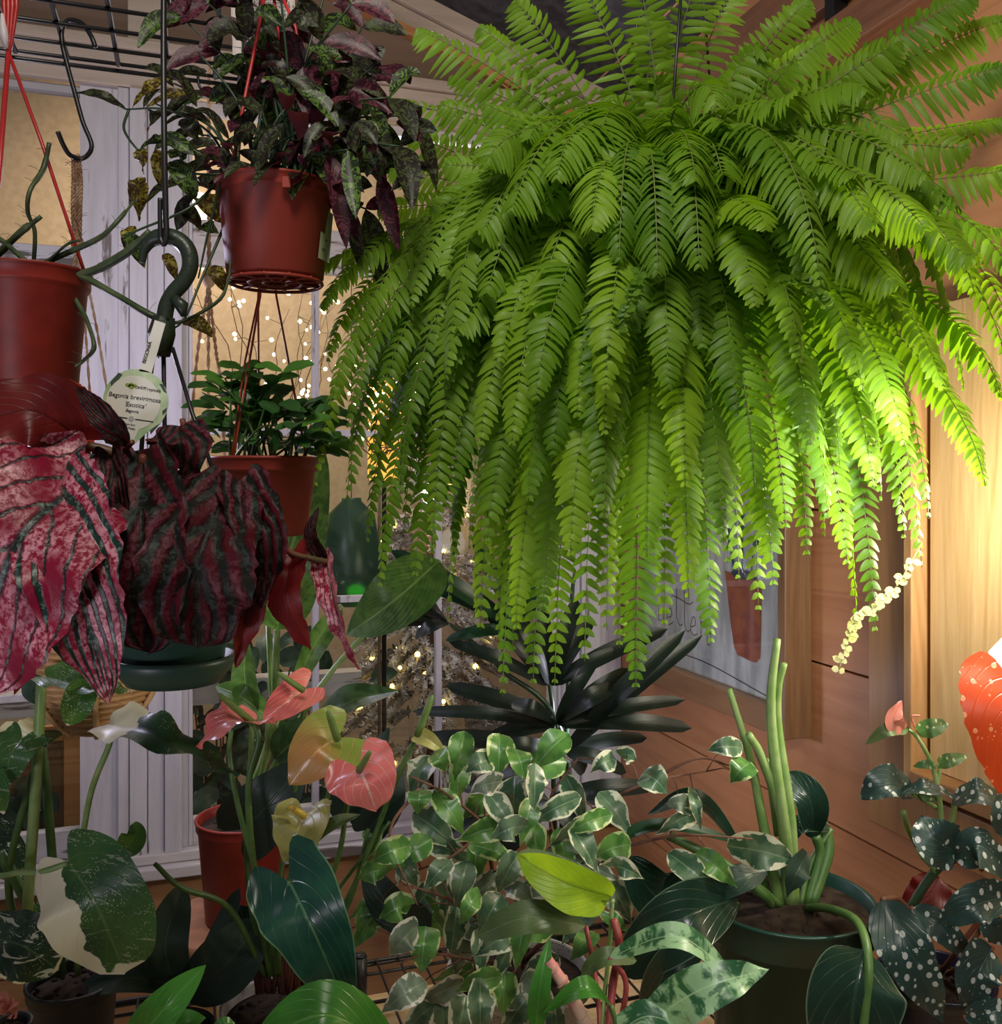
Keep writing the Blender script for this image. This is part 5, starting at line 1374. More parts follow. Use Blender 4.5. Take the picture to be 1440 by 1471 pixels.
for p, r in (([(388, 1400, 1.4), (375, 1320, 1.36), (360, 1200, 1.3), (358, 1120, 1.28), (372, 1065, 1.28), (366, 1040, 1.28)], 4.2), ([(392, 1400, 1.4), (380, 1300, 1.36), (345, 1170, 1.33), (330, 1090, 1.33), (332, 1050, 1.35)], 3.6),
             ([(400, 1400, 1.42), (400, 1280, 1.4), (430, 1100, 1.38), (436, 992, 1.36)], 3), ([(404, 1400, 1.42), (440, 1250, 1.38), (470, 1150, 1.34), (485, 1062, 1.3)], 3), ([(408, 1400, 1.42), (480, 1250, 1.36), (500, 1150, 1.28), (517, 1105, 1.22)], 3.2),
             ([(396, 1400, 1.4), (398, 1320, 1.32), (430, 1220, 1.26), (437, 1172, 1.24)], 3.2), ([(400, 1400, 1.41), (402, 1340, 1.3), (416, 1269, 1.16)], 3.4), ([(385, 1400, 1.42), (360, 1300, 1.4), (352, 1190, 1.4)], 3.5),
             ([(380, 1400, 1.4), (330, 1305, 1.34), (260, 1275, 1.3), (222, 1240, 1.3)], 3.5), ([(425, 1400, 1.44), (500, 1290, 1.44), (570, 1120, 1.36), (600, 1056, 1.34)], 3.2), ([(430, 1400, 1.44), (500, 1300, 1.44), (530, 1190, 1.42)], 3), ([(410, 1400, 1.44), (470, 1300, 1.44), (560, 1180, 1.4)], 2.6)):
    S1(an, 'stem_green', p, [r*1.3, r])
rn = random.Random(9); mb = MB()
for k in range(26):
    x = rn.uniform(370, 450); mb.tube(PP([(x, 1425, d), (x+rn.uniform(-10, 10), 1380, d-.01), (x+rn.uniform(-16, 16), rn.uniform(1320, 1370), d-.01)]), [.005, .0035, .0008], 5)
mb.build('brown_sheath', MT['brown_sheath'], an)

# --- stool, red pot with dumb cane
d = 1.86; c = P(350, 1172, d); zt = CAMZ-(1318-690)/F*1.86
stl = empty('round_stool', (c.x-.03, c.y, 0), 'small round pale wooden stool under the red pot below the window', 'stool')
mb = MB(); mb.lathe((c.x-.04, c.y, 0), [(.001, zt-.026), (.118, zt-.026), (.123, zt-.02), (.123, zt-.004), (.119, zt), (.001, zt)], 48); mb.build('seat', MT['terracotta'], stl)
for k in range(4):
    a_ = k*PI/2+.4; mb = MB(); mb.tube([(c.x-.04+.075*math.cos(a_), c.y+.075*math.sin(a_), zt-.026), (c.x-.04+.12*math.cos(a_), c.y+.12*math.sin(a_), 0)], .011, 10); mb.build('leg', MT['bench'], stl)
dc = empty('dumb_cane', (c.x, c.y, zt), 'tall dumb cane with pale mottled leaves in a red plastic pot below the window', 'potted plant')
pot(dc, c, 66*d/F, c.z-zt-.001, MT['red_pot'], c.z, .8, .02)
D_ = dict(kind='ovate', nu=20, nv=8)
L1(dc, 'dieff', [(398, 905, 1.72), (415, 800, 1.66), (468, 650, 1.7)], 52, fold=.25, N=TOCAM+Vector((.2, 0, .2)), **D_)
L1(dc, 'dieff', [(632, 805, 1.76), (570, 860, 1.7), (498, 912, 1.74)], 46, fold=.2, N=TOCAM+UP*.4, **D_)
L1(dc, 'dieff', [(490, 870, 1.72), (450, 930, 1.7), (415, 1010, 1.72)], 18, fold=.4, N=TOCAM+Vector((.4, 0, 0)), **D_)
L1(dc, 'dieff_dark', [(440, 1060, 1.74), (500, 1010, 1.7), (572, 992, 1.74)], 30, fold=.3, N=TOCAM*.6+UP, **D_)
L1(dc, 'dieff', [(362, 1030, 1.7), (352, 975, 1.68), (352, 908, 1.7)], 20, fold=.35, N=TOCAM, **D_)
L1(dc, 'dieff', [(385, 1030, 1.7), (345, 1000, 1.68), (310, 985, 1.7)], 20, fold=.3, N=TOCAM+UP*.4, **D_)
L1(dc, 'dieff', [(395, 700, 1.74), (392, 790, 1.7), (410, 880, 1.72)], 26, fold=.3, N=TOCAM, **D_)
L1(dc, 'dieff_dark', [(395, 1090, 1.72), (430, 1060, 1.7), (470, 1050, 1.72)], 30, fold=.3, N=TOCAM+UP*.3, **D_)
for p, r in (([(350, 1172, d), (370, 1120, 1.8), (392, 1040, 1.76), (398, 905, 1.72)], [9, 5]), ([(352, 1172, d), (400, 1090, 1.8), (480, 960, 1.76), (632, 805, 1.76)], [6, 3]), ([(350, 1172, d), (400, 1110, 1.8), (440, 1060, 1.74)], [5, 4]),
             ([(350, 1172, d), (360, 1100, 1.76), (362, 1030, 1.7)], [5, 3]), ([(352, 1172, d), (380, 1100, 1.76), (385, 1030, 1.7)], [5, 3]), ([(352, 1172, d), (420, 1000, 1.76), (490, 870, 1.72)], [5, 4]), ([(392, 1040, 1.76), (385, 850, 1.76), (395, 700, 1.74)], [4, 3])):
    S1(dc, 'stem_light', p, r)

# --- lady palm on the floor, dark against the window
c = P(800, 1300, 2.02); lp = empty('lady_palm', (c.x, c.y, 0), 'tall dark lady palm with long finger leaves standing under the fern', 'potted plant')
pot(lp, c, .13, .30, MT['black_pot'], .30, .8, .02)
def fan(hub, fingers, w=13, mat='palm', d=1.95):
    for (x, y) in fingers:
        dd = d+rf.uniform(-.08, .04); hx, hy = hub
        L1(lp, mat, [(hx, hy, d), ((hx+x)/2, (hy+y)/2-6, dd-.03), (x, y, dd)], w*rf.uniform(.75, 1.1), name='leaf_finger', kind='strap', fold=.25, N=TOCAM+UP*.7, nu=12, nv=4)
fan((645, 895), [(590, 846), (547, 884), (596, 916), (500, 905), (560, 865)], 10)
fan((745, 905), [(680, 770), (598, 836), (640, 920), (560, 790), (720, 800), (800, 800)], 13, 'palm_green')
fan((790, 985), [(645, 922), (700, 880), (738, 870), (850, 890), (905, 930), (960, 903), (830, 860), (770, 830)], 13)
fan((800, 1040), [(592, 1022), (640, 985), (950, 1008), (995, 1046), (985, 1005), (885, 985), (735, 1010), (690, 1068), (905, 960), (860, 940)], 13)
fan((812, 1080), [(600, 1060), (700, 1075), (740, 1100), (840, 1110), (930, 1060), (900, 1110), (690, 1120), (985, 905), (1010, 912)], 14)
fan((790, 1150), [(660, 1130), (640, 1200), (720, 1230), (880, 1150), (940, 1130), (850, 1220), (700, 1180)], 15)
for p in ([(798, 1300, 2.02), (796, 1150, 2.0), (790, 985, 1.95), (745, 905, 1.95)], [(804, 1300, 2.02), (812, 1080, 1.95)], [(800, 1300, 2.02), (808, 1160, 1.98), (800, 1040, 1.95)], [(796, 1300, 2.02), (790, 1150, 1.95)], [(812, 1080, 1.96), (720, 960, 1.95), (645, 895, 1.95)], [(806, 1300, 2.02), (820, 900, 1.98), (826, 820, 1.96)]):
    q = PP(p); q = [Vector((c.x+(q[0].x-c.x), c.y, .29))]+q; mb = MB(); mb.tube(spline(q, 24), [.008, .0035], 7); mb.build('cane', MT['stem_dark'], lp)

# --- variegated weeping fig
d = 1.52; c = P(745, 1392, d); fi = empty('variegated_weeping_fig', (c.x, c.y, RZ+.001), 'variegated weeping fig with grey-green cream-edged leaves in a pale speckled pot', 'potted plant')
pot(fi, c, .115, c.z-RZ-.002, MT['speckle_pot'], c.z, .82, .015)
br = [[(742, 1385, 1.52), (745, 1300, 1.5), (720, 1240, 1.46), (700, 1190, 1.42), (640, 1140, 1.38), (590, 1115, 1.36)], [(745, 1380, 1.52), (752, 1290, 1.5), (790, 1220, 1.46), (850, 1165, 1.42), (930, 1125, 1.4), (1015, 1108, 1.4)],
      [(742, 1380, 1.52), (715, 1290, 1.46), (698, 1180, 1.44), (700, 1120, 1.44)], [(748, 1385, 1.52), (800, 1330, 1.46), (840, 1260, 1.42), (900, 1215, 1.4)], [(742, 1385, 1.5), (700, 1330, 1.42), (640, 1290, 1.36), (580, 1270, 1.32)],
      [(742, 1385, 1.5), (690, 1380, 1.4), (620, 1370, 1.34), (570, 1385, 1.3)], [(800, 1220, 1.46), (790, 1150, 1.44), (830, 1090, 1.42)], [(700, 1190, 1.42), (650, 1230, 1.38), (600, 1250, 1.36)], [(748, 1385, 1.5), (720, 1420, 1.4), (690, 1450, 1.34)], [(750, 1390, 1.52), (790, 1400, 1.42), (820, 1440, 1.36)],
      [(900, 1215, 1.4), (980, 1200, 1.36), (1080, 1205, 1.32)], [(930, 1125, 1.4), (1000, 1090, 1.38), (1050, 1100, 1.36)], [(600, 1135, 1.37), (560, 1200, 1.32), (600, 1300, 1.3)]]
mb = MB()
for k, b_ in enumerate(br): mb.tube(spline(PP(b_), 18), [(.0052 if k < 5 else .0028), .0011], 7)
mb.build('branch', MT['bark'], fi)
pts = []; rn = random.Random(77)
hero = [(513, 1262, 560, 1250, 20, 'fic_b'), (545, 1320, 590, 1300, 22, 'fic_b'), (560, 1375, 600, 1330, 24, 'fic_c'), (548, 1455, 612, 1410, 22, 'fic_c'), (690, 1500, 690, 1405, 24, 'fic_a'), (605, 1400, 612, 1330, 24, 'fic_b'), (660, 1330, 690, 1280, 15, 'fic_b'), (600, 1170, 604, 1135, 18, 'fic_b'), (705, 1205, 758, 1185, 20, 'fic_a'), (640, 1110, 625, 1080, 17, 'fic_b'), (755, 1120, 740, 1075, 20, 'fic_b'), (668, 1110, 710, 1090, 18, 'fic_a'), (675, 1140, 722, 1122, 18, 'fic_c'),
        (760, 1185, 835, 1145, 18, 'fic_a'), (810, 1200, 880, 1170, 15, 'fic_b'), (925, 1262, 865, 1240, 18, 'fic_a'), (848, 1110, 885, 1090, 16, 'fic_a'), (915, 1092, 890, 1085, 14, 'fic_a'), (960, 1140, 925, 1110, 22, 'fic_a'), (955, 1155, 1000, 1160, 15, 'fic_c'), (1150, 1240, 1045, 1215, 30, 'fic_a'), (1130, 1290, 1160, 1225, 20, 'phil_grey'), (1035, 1290, 960, 1225, 20, 'fic_a'), (1060, 1275, 1000, 1225, 18, 'fic_b'), (1015, 1078, 1068, 1075, 15, 'fic_a'), (1050, 1125, 1078, 1095, 20, 'fic_b'), (1008, 1195, 992, 1130, 10, 'fic_a'), (880, 1295, 820, 1300, 16, 'fic_c'), (905, 1340, 860, 1310, 12, 'fic_b'), (800, 1460, 752, 1400, 22, 'fic_c'), (835, 1445, 855, 1400, 18, 'fic_a'), (820, 1380, 855, 1340, 16, 'fic_b'), (530, 1240, 590, 1215, 20, 'fic_b'), (600, 1275, 570, 1240, 24, 'fic_a'), (940, 1200, 1010, 1165, 15, 'fic_a')]
n = 0
for (tx, ty, bx, by, hw, mt) in hero:
    dd = 1.30+rn.uniform(-.06, .06) if bx < 900 else 1.34
    L1(fi, mt, [(bx, by, dd+.02), ((bx+tx)/2, (by+ty)/2-4, dd-.015), (tx, ty, dd)], hw, kind='acum', fold=.22, N=TOCAM+Vector((rn.uniform(-.5, .5), 0, rn.uniform(0, .6))), nu=14, nv=8, wave=.08, seed=n); n += 1; pts.append(((tx+bx)/2, (ty+by)/2))
tries = 0
while n < 99 and tries < 6000:
    tries += 1
    x = rn.uniform(525, 900); y = rn.uniform(1075, 1480)
    if x < 600 and y < 1200 or x < 590 and y > 1330: continue
    if x > 800 and (y > 1330 or y < 1150): continue
    if 870 < x and y > 1300: continue
    if min((x-a)**2+(y-b)**2 for a, b in pts) < 27**2: continue
    pts.append((x, y)); dd = rn.uniform(1.28, 1.5); ang = rn.uniform(-.6, .9)+(PI*.65 if rn.random() < .55 else PI*.3); ln = rn.uniform(30, 44)
    ex, ey = x+math.cos(ang)*ln, y+math.sin(ang)*ln; sx, sy = x-math.cos(ang)*ln, y-math.sin(ang)*ln
    mt = rn.choice(['fic_a', 'fic_a', 'fic_b', 'fic_c', 'fic_a'] if y > 1230 else ['fic_a', 'fic_b', 'fic_b', 'fic_a'])
    L1(fi, mt, [(sx, sy, dd+.01), (x, y-4, dd-.01), (ex, ey, dd)], rn.uniform(17, 25), kind='acum', fold=rn.uniform(.15, .4), N=TOCAM+Vector((rn.uniform(-.8, .8), 0, rn.uniform(-.2, .9))), nu=12, nv=8, wave=.08, seed=n); n += 1
tw = MB()
for (x, y) in pts[:99]:
    bb_ = min(((q-P(x, y, 1.42)).length, i, j) for i, b_ in enumerate([spline(PP(b_), 18) for b_ in br]) for j, q in enumerate(b_))
    src = spline(PP(br[bb_[1]]), 18)[bb_[2]]; e = P(x, y, 1.42); tw.tube([src, src.lerp(e, .5)+Vector((0, 0, .006)), e], [.0014, .0008, .0006], 4) if bb_[0] < .16 else None
o = tw.build('twigs', MT['bark'], fi); o['kind'] = 'stuff'

# --- lime leaf and marbled foreground plant with the pink rolled leaf
c = P(862, 1560, 1.12); ma = empty('marbled_philodendron', (c.x, c.y, RZ), 'marbled philodendron with a lime leaf, red stem and pink rolled new leaf, front centre', 'potted plant')
pot(ma, c, .07, .11, MT['black_pot'], RZ+.11, .8, .02)
L1(ma, 'phil_lime_lit', [(878, 1288, 1.2), (812, 1268, 1.17), (742, 1228, 1.2)], 38, fold=.5, N=TOCAM+UP*.1+Vector((-.2, 0, 0)), kind='ovate', nu=20, nv=10, twist=.3, wave=.08)  # lit underside of the folded leaf, its brightness put into the colour
L1(ma, 'phil_olive', [(885, 1296, 1.2), (830, 1268, 1.21), (745, 1224, 1.2)], 26, fold=.5, N=UP+TOCAM*.5, kind='ellip', nu=20, nv=8)
L1(ma, 'phil_olive', [(842, 1330, 1.22), (760, 1318, 1.18), (685, 1345, 1.2)], 24, fold=.2, N=TOCAM+UP*.6, kind='ellip', nu=18, nv=8, twist=.4)
L1(ma, 'phil_green', [(770, 1480, 1.12), (776, 1420, 1.1), (790, 1348, 1.12)], 16, fold=.3, N=TOCAM, kind='ovate', nu=16, nv=6)
L1(ma, 'phil_green', [(878, 1445, 1.12), (840, 1420, 1.08), (780, 1455, 1.1)], 18, fold=.3, N=UP+TOCAM*.6, kind='ovate', nu=16, nv=6)
L1(ma, 'marble', [(875, 1375, 1.16), (970, 1345, 1.12), (1048, 1395, 1.14)], 20, fold=.25, N=UP+TOCAM*.8, kind='ellip', nu=20, nv=8)
L1(ma, 'marble', [(930, 1470, 1.12), (1010, 1420, 1.08), (1104, 1392, 1.1)], 34, fold=.25, N=TOCAM+UP*.6, kind='ovate', nu=20, nv=8, wave=.2)
L1(ma, 'marble', [(880, 1490, 1.12), (930, 1460, 1.1), (990, 1480, 1.1)], 22, fold=.2, N=TOCAM+UP, kind='ovate', nu=14, nv=6, wave=.2)
L1(ma, 'phil_olive', [(835, 1400, 1.18), (870, 1375, 1.16), (915, 1380, 1.18)], 14, fold=.3, N=TOCAM+UP, kind='ellip')
q = spline(PP([(855, 1500, 1.12), (820, 1430, 1.11), (787, 1378, 1.11)]), 16); mb = MB(); mb.tube(q, [.0095, .006], 12, cap=False)
vs = []
for i in range(1, 16, 3):
    t = (q[i+1]-q[i]).normalized(); s = t.orthogonal().normalized(); b_ = t.cross(s); rr = .0098-.0035*i/16
    mb.tube([q[i]+(s*math.cos(a_*.5)+b_*math.sin(a_*.5))*rr+t*a_*.0006 for a_ in range(14)], .0012, 4)
mb.build('rolled_leaf', MT['pink_roll'], ma)
for p, r, m_ in (([(862, 1540, 1.13), (868, 1440, 1.18), (876, 1360, 1.2), (880, 1292, 1.2)], 3.2, 'stem_light'), ([(870, 1540, 1.13), (880, 1420, 1.18), (890, 1360, 1.18), (882, 1320, 1.19)], 6, 'red_stem'), ([(866, 1540, 1.14), (858, 1420, 1.2), (842, 1330, 1.22)], 3.5, 'red_stem'), ([(872, 1540, 1.14), (900, 1420, 1.16), (875, 1375, 1.16)], 4, 'red_stem'), ([(866, 1540, 1.12), (900, 1500, 1.12), (930, 1470, 1.12)], 4, 'stem_green'), ([(864, 1540, 1.12), (820, 1510, 1.12), (770, 1480, 1.12)], 4, 'stem_green'), ([(866, 1540, 1.12), (885, 1480, 1.12), (878, 1445, 1.12)], 4, 'stem_green')):
    S1(ma, m_, p, r)

# --- big philodendron in the dark green pot
d = 1.42; c = P(1130, 1288, d); pg = empty('philodendron', (c.x, c.y, RZ+.001), 'philodendron with cut-off pale stems and dark leaves in a large dark green pot', 'potted plant')
pot(pg, c, 122*d/F, c.z-RZ-.002, MT['green_pot2'], c.z, .78, .045)
for p, r in (([(1135, 1300, 1.42), (1128, 1200, 1.4), (1112, 1080, 1.38), (1108, 1000, 1.37), (1117, 918, 1.36)], [13, 9, 9, 7.5, 6.5]), ([(1140, 1300, 1.42), (1136, 1180, 1.41), (1118, 1050, 1.39), (1118, 990, 1.38), (1127, 953, 1.37)], [12, 9, 9, 6, 6]),
             ([(1135, 1300, 1.42), (1125, 1180, 1.4), (1095, 1090, 1.38), (1076, 1055, 1.36)], [11, 8, 7, 6.5]), ([(1120, 1300, 1.42), (1098, 1190, 1.42), (1078, 1090, 1.41), (1048, 990, 1.4)], [11, 10, 8, 5]), ([(1118, 1200, 1.42), (1108, 1130, 1.42), (1102, 1090, 1.42)], [7, 7, 6])):
    S1(pg, 'stem_light', p, [q*.82 for q in r], name='cut_stem')
L1(pg, 'phil_dark', [(1168, 1205, 1.44), (1165, 1150, 1.42), (1132, 1108, 1.44)], 24, fold=.2, N=TOCAM, kind='ellip', nu=16, nv=8)
L1(pg, 'phil_dark', [(1060, 1290, 1.36), (980, 1320, 1.3), (890, 1400, 1.33)], 48, fold=.25, N=TOCAM+UP*.3, kind='ellip', nu=20, nv=8)
L1(pg, 'phil_dark', [(1030, 1330, 1.34), (960, 1390, 1.3), (930, 1480, 1.32)], 30, fold=.25, N=TOCAM, kind='ellip', nu=20, nv=8)
L1(pg, 'phil_dark', [(1242, 1365, 1.2), (1228, 1430, 1.18), (1215, 1540, 1.2)], 72, fold=.12, N=TOCAM, kind='ellip', nu=20, nv=10)
L1(pg, 'phil_dark', [(1195, 1190, 1.45), (1150, 1185, 1.44), (1130, 1210, 1.45)], 14, fold=.3, N=TOCAM+UP, kind='ellip')
L1(pg, 'palm_green', [(1080, 1215, 1.42), (940, 1188, 1.38), (828, 1246, 1.4)], 12, fold=.4, N=UP+TOCAM*.6, kind='lance', nu=20, nv=6)
L1(pg, 'phil_dark', [(1070, 1225, 1.44), (1000, 1150, 1.42), (930, 1170, 1.44)], 18, fold=.3, N=UP+TOCAM*.6, kind='lance', nu=20, nv=6)
L1(pg, 'phil_dark', [(900, 1230, 1.42), (950, 1290, 1.42), (1010, 1260, 1.44)], 36, fold=.2, N=TOCAM+UP*.3, kind='ellip', nu=18, nv=8)
L1(pg, 'phil_grey', [(1100, 1250, 1.38), (1060, 1265, 1.36), (1010, 1290, 1.38)], 20, fold=.2, N=TOCAM+UP, kind='ellip')
for p, r in (([(1160, 1305, 1.4), (1190, 1305, 1.33), (1232, 1325, 1.25), (1248, 1385, 1.19), (1238, 1500, 1.18)], 6.5), ([(1120, 1300, 1.41), (1080, 1270, 1.38), (1020, 1262, 1.36)], 6), ([(1110, 1300, 1.41), (1090, 1280, 1.38), (1040, 1240, 1.4), (960, 1200, 1.42)], 7), ([(1160, 1300, 1.42), (1178, 1230, 1.44), (1172, 1200, 1.44)], 7), ([(1110, 1300, 1.42), (1075, 1220, 1.42)], 6), ([(1165, 1300, 1.42), (1190, 1220, 1.45), (1180, 1180, 1.46)], 9), ([(1060, 1300, 1.4), (1030, 1330, 1.34)], 5), ([(1150, 1300, 1.42), (1165, 1240, 1.44), (1195, 1190, 1.45)], 4)):
    S1(pg, 'stem_green', p, r)

# --- spotted begonia at the right
d = 1.36; c = P(1345, 1400, d); sb = empty('polka_dot_begonia', (c.x, c.y, RZ+.001), 'angel wing begonia with white polka dots on dark leaves at the lower right', 'potted plant')
pot(sb, c, 78*d/F, c.z-RZ-.002, MT['blue_pot'], c.z, .82, .02)
A = dict(nu=20, nv=8, kind='ovate')
for (b_, m_, t_, hw, mt, N, asy) in (
    ((1312, 1138, 1.33), (1275, 1128, 1.3), (1236, 1148, 1.31), 22, 'mac', TOCAM*.9+UP*.7, .2), ((1288, 1140, 1.31), (1330, 1132, 1.28), (1378, 1146, 1.3), 13, 'mac', TOCAM*.6+UP, 0), ((1368, 1150, 1.31), (1410, 1138, 1.28), (1460, 1165, 1.3), 20, 'mac', TOCAM*.8+UP, .1),
    ((1378, 1228, 1.27), (1345, 1205, 1.24), (1322, 1172, 1.26), 31, 'mac', TOCAM+UP*.3+Vector((-.2, 0, 0)), 0), ((1372, 1232, 1.27), (1410, 1215, 1.24), (1465, 1270, 1.26), 26, 'mac', TOCAM+UP*.6, .2),
    ((1268, 1292, 1.26), (1310, 1370, 1.22), (1356, 1468, 1.24), 34, 'mac', TOCAM+Vector((-.2, 0, .2)), .15), ((1310, 1305, 1.3), (1355, 1335, 1.27), (1398, 1382, 1.28), 19, 'mac', TOCAM+UP*.4, 0), ((1455, 1285, 1.26), (1400, 1300, 1.23), (1348, 1328, 1.25), 24, 'mac', TOCAM+UP*.4, .1),
    ((1425, 1362, 1.24), (1405, 1400, 1.22), (1392, 1458, 1.23), 30, 'mac', TOCAM+UP*.2, .1), ((1385, 1462, 1.22), (1430, 1452, 1.2), (1480, 1450, 1.22), 16, 'mac', TOCAM+UP*.4, 0), ((1455, 1200, 1.22), (1438, 1170, 1.2), (1450, 1130, 1.22), 16, 'mac', TOCAM, 0), ((1455, 1345, 1.34), (1425, 1330, 1.33), (1415, 1300, 1.34), 18, 'mac', TOCAM, 0),
    ((1318, 1052, 1.31), (1340, 1045, 1.29), (1364, 1040, 1.31), 12, 'mac_light', TOCAM+UP*.3, 0), ((1348, 1098, 1.31), (1365, 1092, 1.29), (1392, 1086, 1.31), 9, 'mac_light', TOCAM+UP*.5, 0), ((1345, 1100, 1.31), (1330, 1098, 1.3), (1312, 1101, 1.31), 6, 'mac_light', TOCAM+UP*.5, 0),
    ((1306, 1048, 1.31), (1275, 1048, 1.29), (1243, 1070, 1.3), 9, 'phil_olive', TOCAM+UP*.3, 0), ((1300, 1047, 1.3), (1284, 1035, 1.29), (1296, 1006, 1.3), 13, 'mac_pink', TOCAM, 0), ((1335, 1120, 1.32), (1330, 1140, 1.3), (1345, 1150, 1.3), 9, 'mac_light', TOCAM, 0), ((1350, 1260, 1.38), (1330, 1290, 1.37), (1290, 1310, 1.38), 26, 'beg_red', TOCAM+UP, 0)):
    L1(sb, mt, [b_, m_, t_], hw*1.12, fold=.22, N=N, asym=asy, serr=.04, wave=.1, **A)
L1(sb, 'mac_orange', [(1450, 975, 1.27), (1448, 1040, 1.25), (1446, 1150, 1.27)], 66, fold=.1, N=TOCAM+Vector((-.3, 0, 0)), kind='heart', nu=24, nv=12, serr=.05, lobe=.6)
for p, r, m_ in (([(1318, 1400, 1.36), (1308, 1330, 1.35), (1312, 1300, 1.34), (1345, 1250, 1.33), (1372, 1232, 1.3)], 6.5, 'stem_dark'), ([(1342, 1252, 1.33), (1352, 1200, 1.32), (1350, 1150, 1.31), (1340, 1100, 1.31), (1320, 1062, 1.31), (1306, 1048, 1.31)], [5.5, 4, 2], 'stem_light'),
                 ([(1352, 1200, 1.32), (1368, 1180, 1.31), (1372, 1152, 1.31)], 4, 'stem_light'), ([(1345, 1160, 1.32), (1325, 1148, 1.31), (1312, 1140, 1.31)], 3, 'stem_light'), ([(1318, 1215, 1.34), (1305, 1190, 1.33), (1298, 1165, 1.32)], 4, 'stem_light'), ([(1348, 1130, 1.31), (1350, 1110, 1.31), (1348, 1098, 1.31)], 2.5, 'stem_light'), ([(1345, 1250, 1.33), (1325, 1230, 1.33), (1318, 1215, 1.34)], 3.5, 'stem_light'),
                 ([(1350, 1400, 1.36), (1300, 1300, 1.3), (1268, 1292, 1.26)], 4, 'beg_stem'), ([(1350, 1400, 1.36), (1320, 1320, 1.32), (1310, 1305, 1.3)], 4, 'beg_stem'), ([(1350, 1400, 1.36), (1410, 1320, 1.3), (1455, 1285, 1.26)], 4, 'beg_stem'), ([(1360, 1400, 1.36), (1400, 1380, 1.3), (1425, 1362, 1.24)], 4, 'beg_stem'), ([(1370, 1400, 1.36), (1480, 1200, 1.3), (1500, 1040, 1.27), (1450, 975, 1.27)], 4, 'beg_stem'), ([(1318, 1052, 1.31), (1310, 1030, 1.31), (1322, 1028, 1.31)], 1.5, 'mac_pink'), ([(1370, 1400, 1.36), (1400, 1430, 1.25), (1385, 1462, 1.22)], 3, 'beg_stem')):
    S1(sb, m_, p, r)
# ================= beyond the window
def OP(px, py, b): # point seen at a pixel, on the plane b behind the window
    a, z = WL(px, py, b); return R(a, b, z)
# flocked tree
rn = random.Random(4)
ft = empty('flocked_christmas_tree', tuple(OP(600, 1200, -.8)*1), 'snow flocked christmas tree with yellow fairy lights, seen through the right window', 'christmas tree')
base = OP(618, 1130, -1.15); apex = OP(640, 560, -1.15); Rm = .50
ft.location = (base.x, base.y, 0)
ax = Vector((base.x, base.y, 0)); z0, z1 = base.z-.2, apex.z
mb = MB(); mb.tube([ax+Vector((0, 0, 0)), ax+Vector((0, 0, z1))], [.03, .006], 8); mb.build('trunk', MT['bark'], ft)
def tree_branch(green, snow, p, dr, ln):
    sag = Vector((0, 0, -.10*ln)); q = [p+dr*ln*t+sag*t*t*3 for t in (0, .35, .7, 1)]; snow.tube(q, [.009, .014, .012, .006], 6)
    green.tube(q, [.004, .003, .002, .001], 4)
    n = int(ln/.010)
    for k in range(n):
        t = (k+1)/n; a = p+dr*ln*t+sag*t*t*3
        for s in range(4):
            v = Vector((rn.gauss(0, 1), rn.gauss(0, 1), rn.gauss(.35, .8))).normalized(); v = (v+dr*.7).normalized(); l = .027*(1-t*.3)*rn.uniform(.7, 1.2)
            (snow if rn.random() < .88 else green).tube([a, a+v*l], [.004, .002], 4, cap=False)
gm, sn = MB(), MB(); bl = MB(); nb = 0
for k in range(330):
    t = rn.random()**.75; z = z1-(z1-z0)*t; rad = Rm*(z1-z)/(z1-z0)+.04; an_ = rn.uniform(PI*.0, PI*2)
    if math.sin(an_) > .35: continue
    dr = Vector((math.cos(an_), math.sin(an_), -.12)).normalized()
    p0 = ax+Vector((0, 0, z+.03)); tree_branch(gm, sn, p0+dr*rad*.35, dr, rad*.65)
    for s in range(2):
        sp = p0+dr*rad*.55; d2 = (dr+Vector((rn.uniform(-.8, .8), rn.uniform(-.8, .8), rn.uniform(-.2, .1)))).normalized(); tree_branch(gm, sn, sp, d2, rad*.35)
    if nb < 170 and k % 2 == 0:
        for s in range(1):
            bl.sphere(p0+dr*rad*rn.uniform(.6, .95)+Vector((0, 0, -.015)), rn.uniform(.007, .011), 5); nb += 1
o = gm.build('needles', MT['tree_green'], ft); o['kind'] = 'stuff'
o = sn.build('snowy_needles', MT['snow'], ft); o['kind'] = 'stuff'
o = bl.build('fairy_lights', MT['bulb'], ft); o['kind'] = 'stuff'
# twig bundles with pale lights
def twigs(px, py0, py1, b, spread, nt_, nbulb, label, seed):
    r = random.Random(seed); base = OP(px, py0, b); t = empty('lit_twig_bundle', (base.x, base.y, 0), label, 'twig lights'); tw, bu = MB(), MB(); top = OP(px, py1, b).z
    tw.tube([Vector((base.x, base.y, 0)), base], [.006, .005], 6)
    for k in range(nt_):
        x = r.uniform(-spread, spread); q = [base.copy(), Vector((base.x+x*.5, base.y+r.uniform(-.05, .05), base.z+.05)), Vector((base.x+x*.7, base.y+r.uniform(-.1, .1), (base.z+top)/2)), Vector((base.x+x+r.uniform(-.06, .06), base.y+r.uniform(-.1, .1), top+r.uniform(-.12, .08)))]
        s = spline(q, 14); s = [p+Vector((.012*math.sin(i*1.3+k), 0, .01*math.cos(i*1.7+k))) if i else p for i, p in enumerate(s)]; tw.tube(s, [.0028, .0013], 5)
        for j in range(nbulb//nt_):
            i = r.randrange(7, 15); e = s[i]+Vector((r.uniform(-.06, .06), r.uniform(-.04, .04), r.uniform(-.05, .05))); tw.tube([s[i], e], .001, 4); bu.sphere(e, r.uniform(.0045, .007), 5)
    o = tw.build('twigs', MT['twig'], t); o['kind'] = 'stuff'; o = bu.build('fairy_lights', MT['bulb_w'], t); o['kind'] = 'stuff'
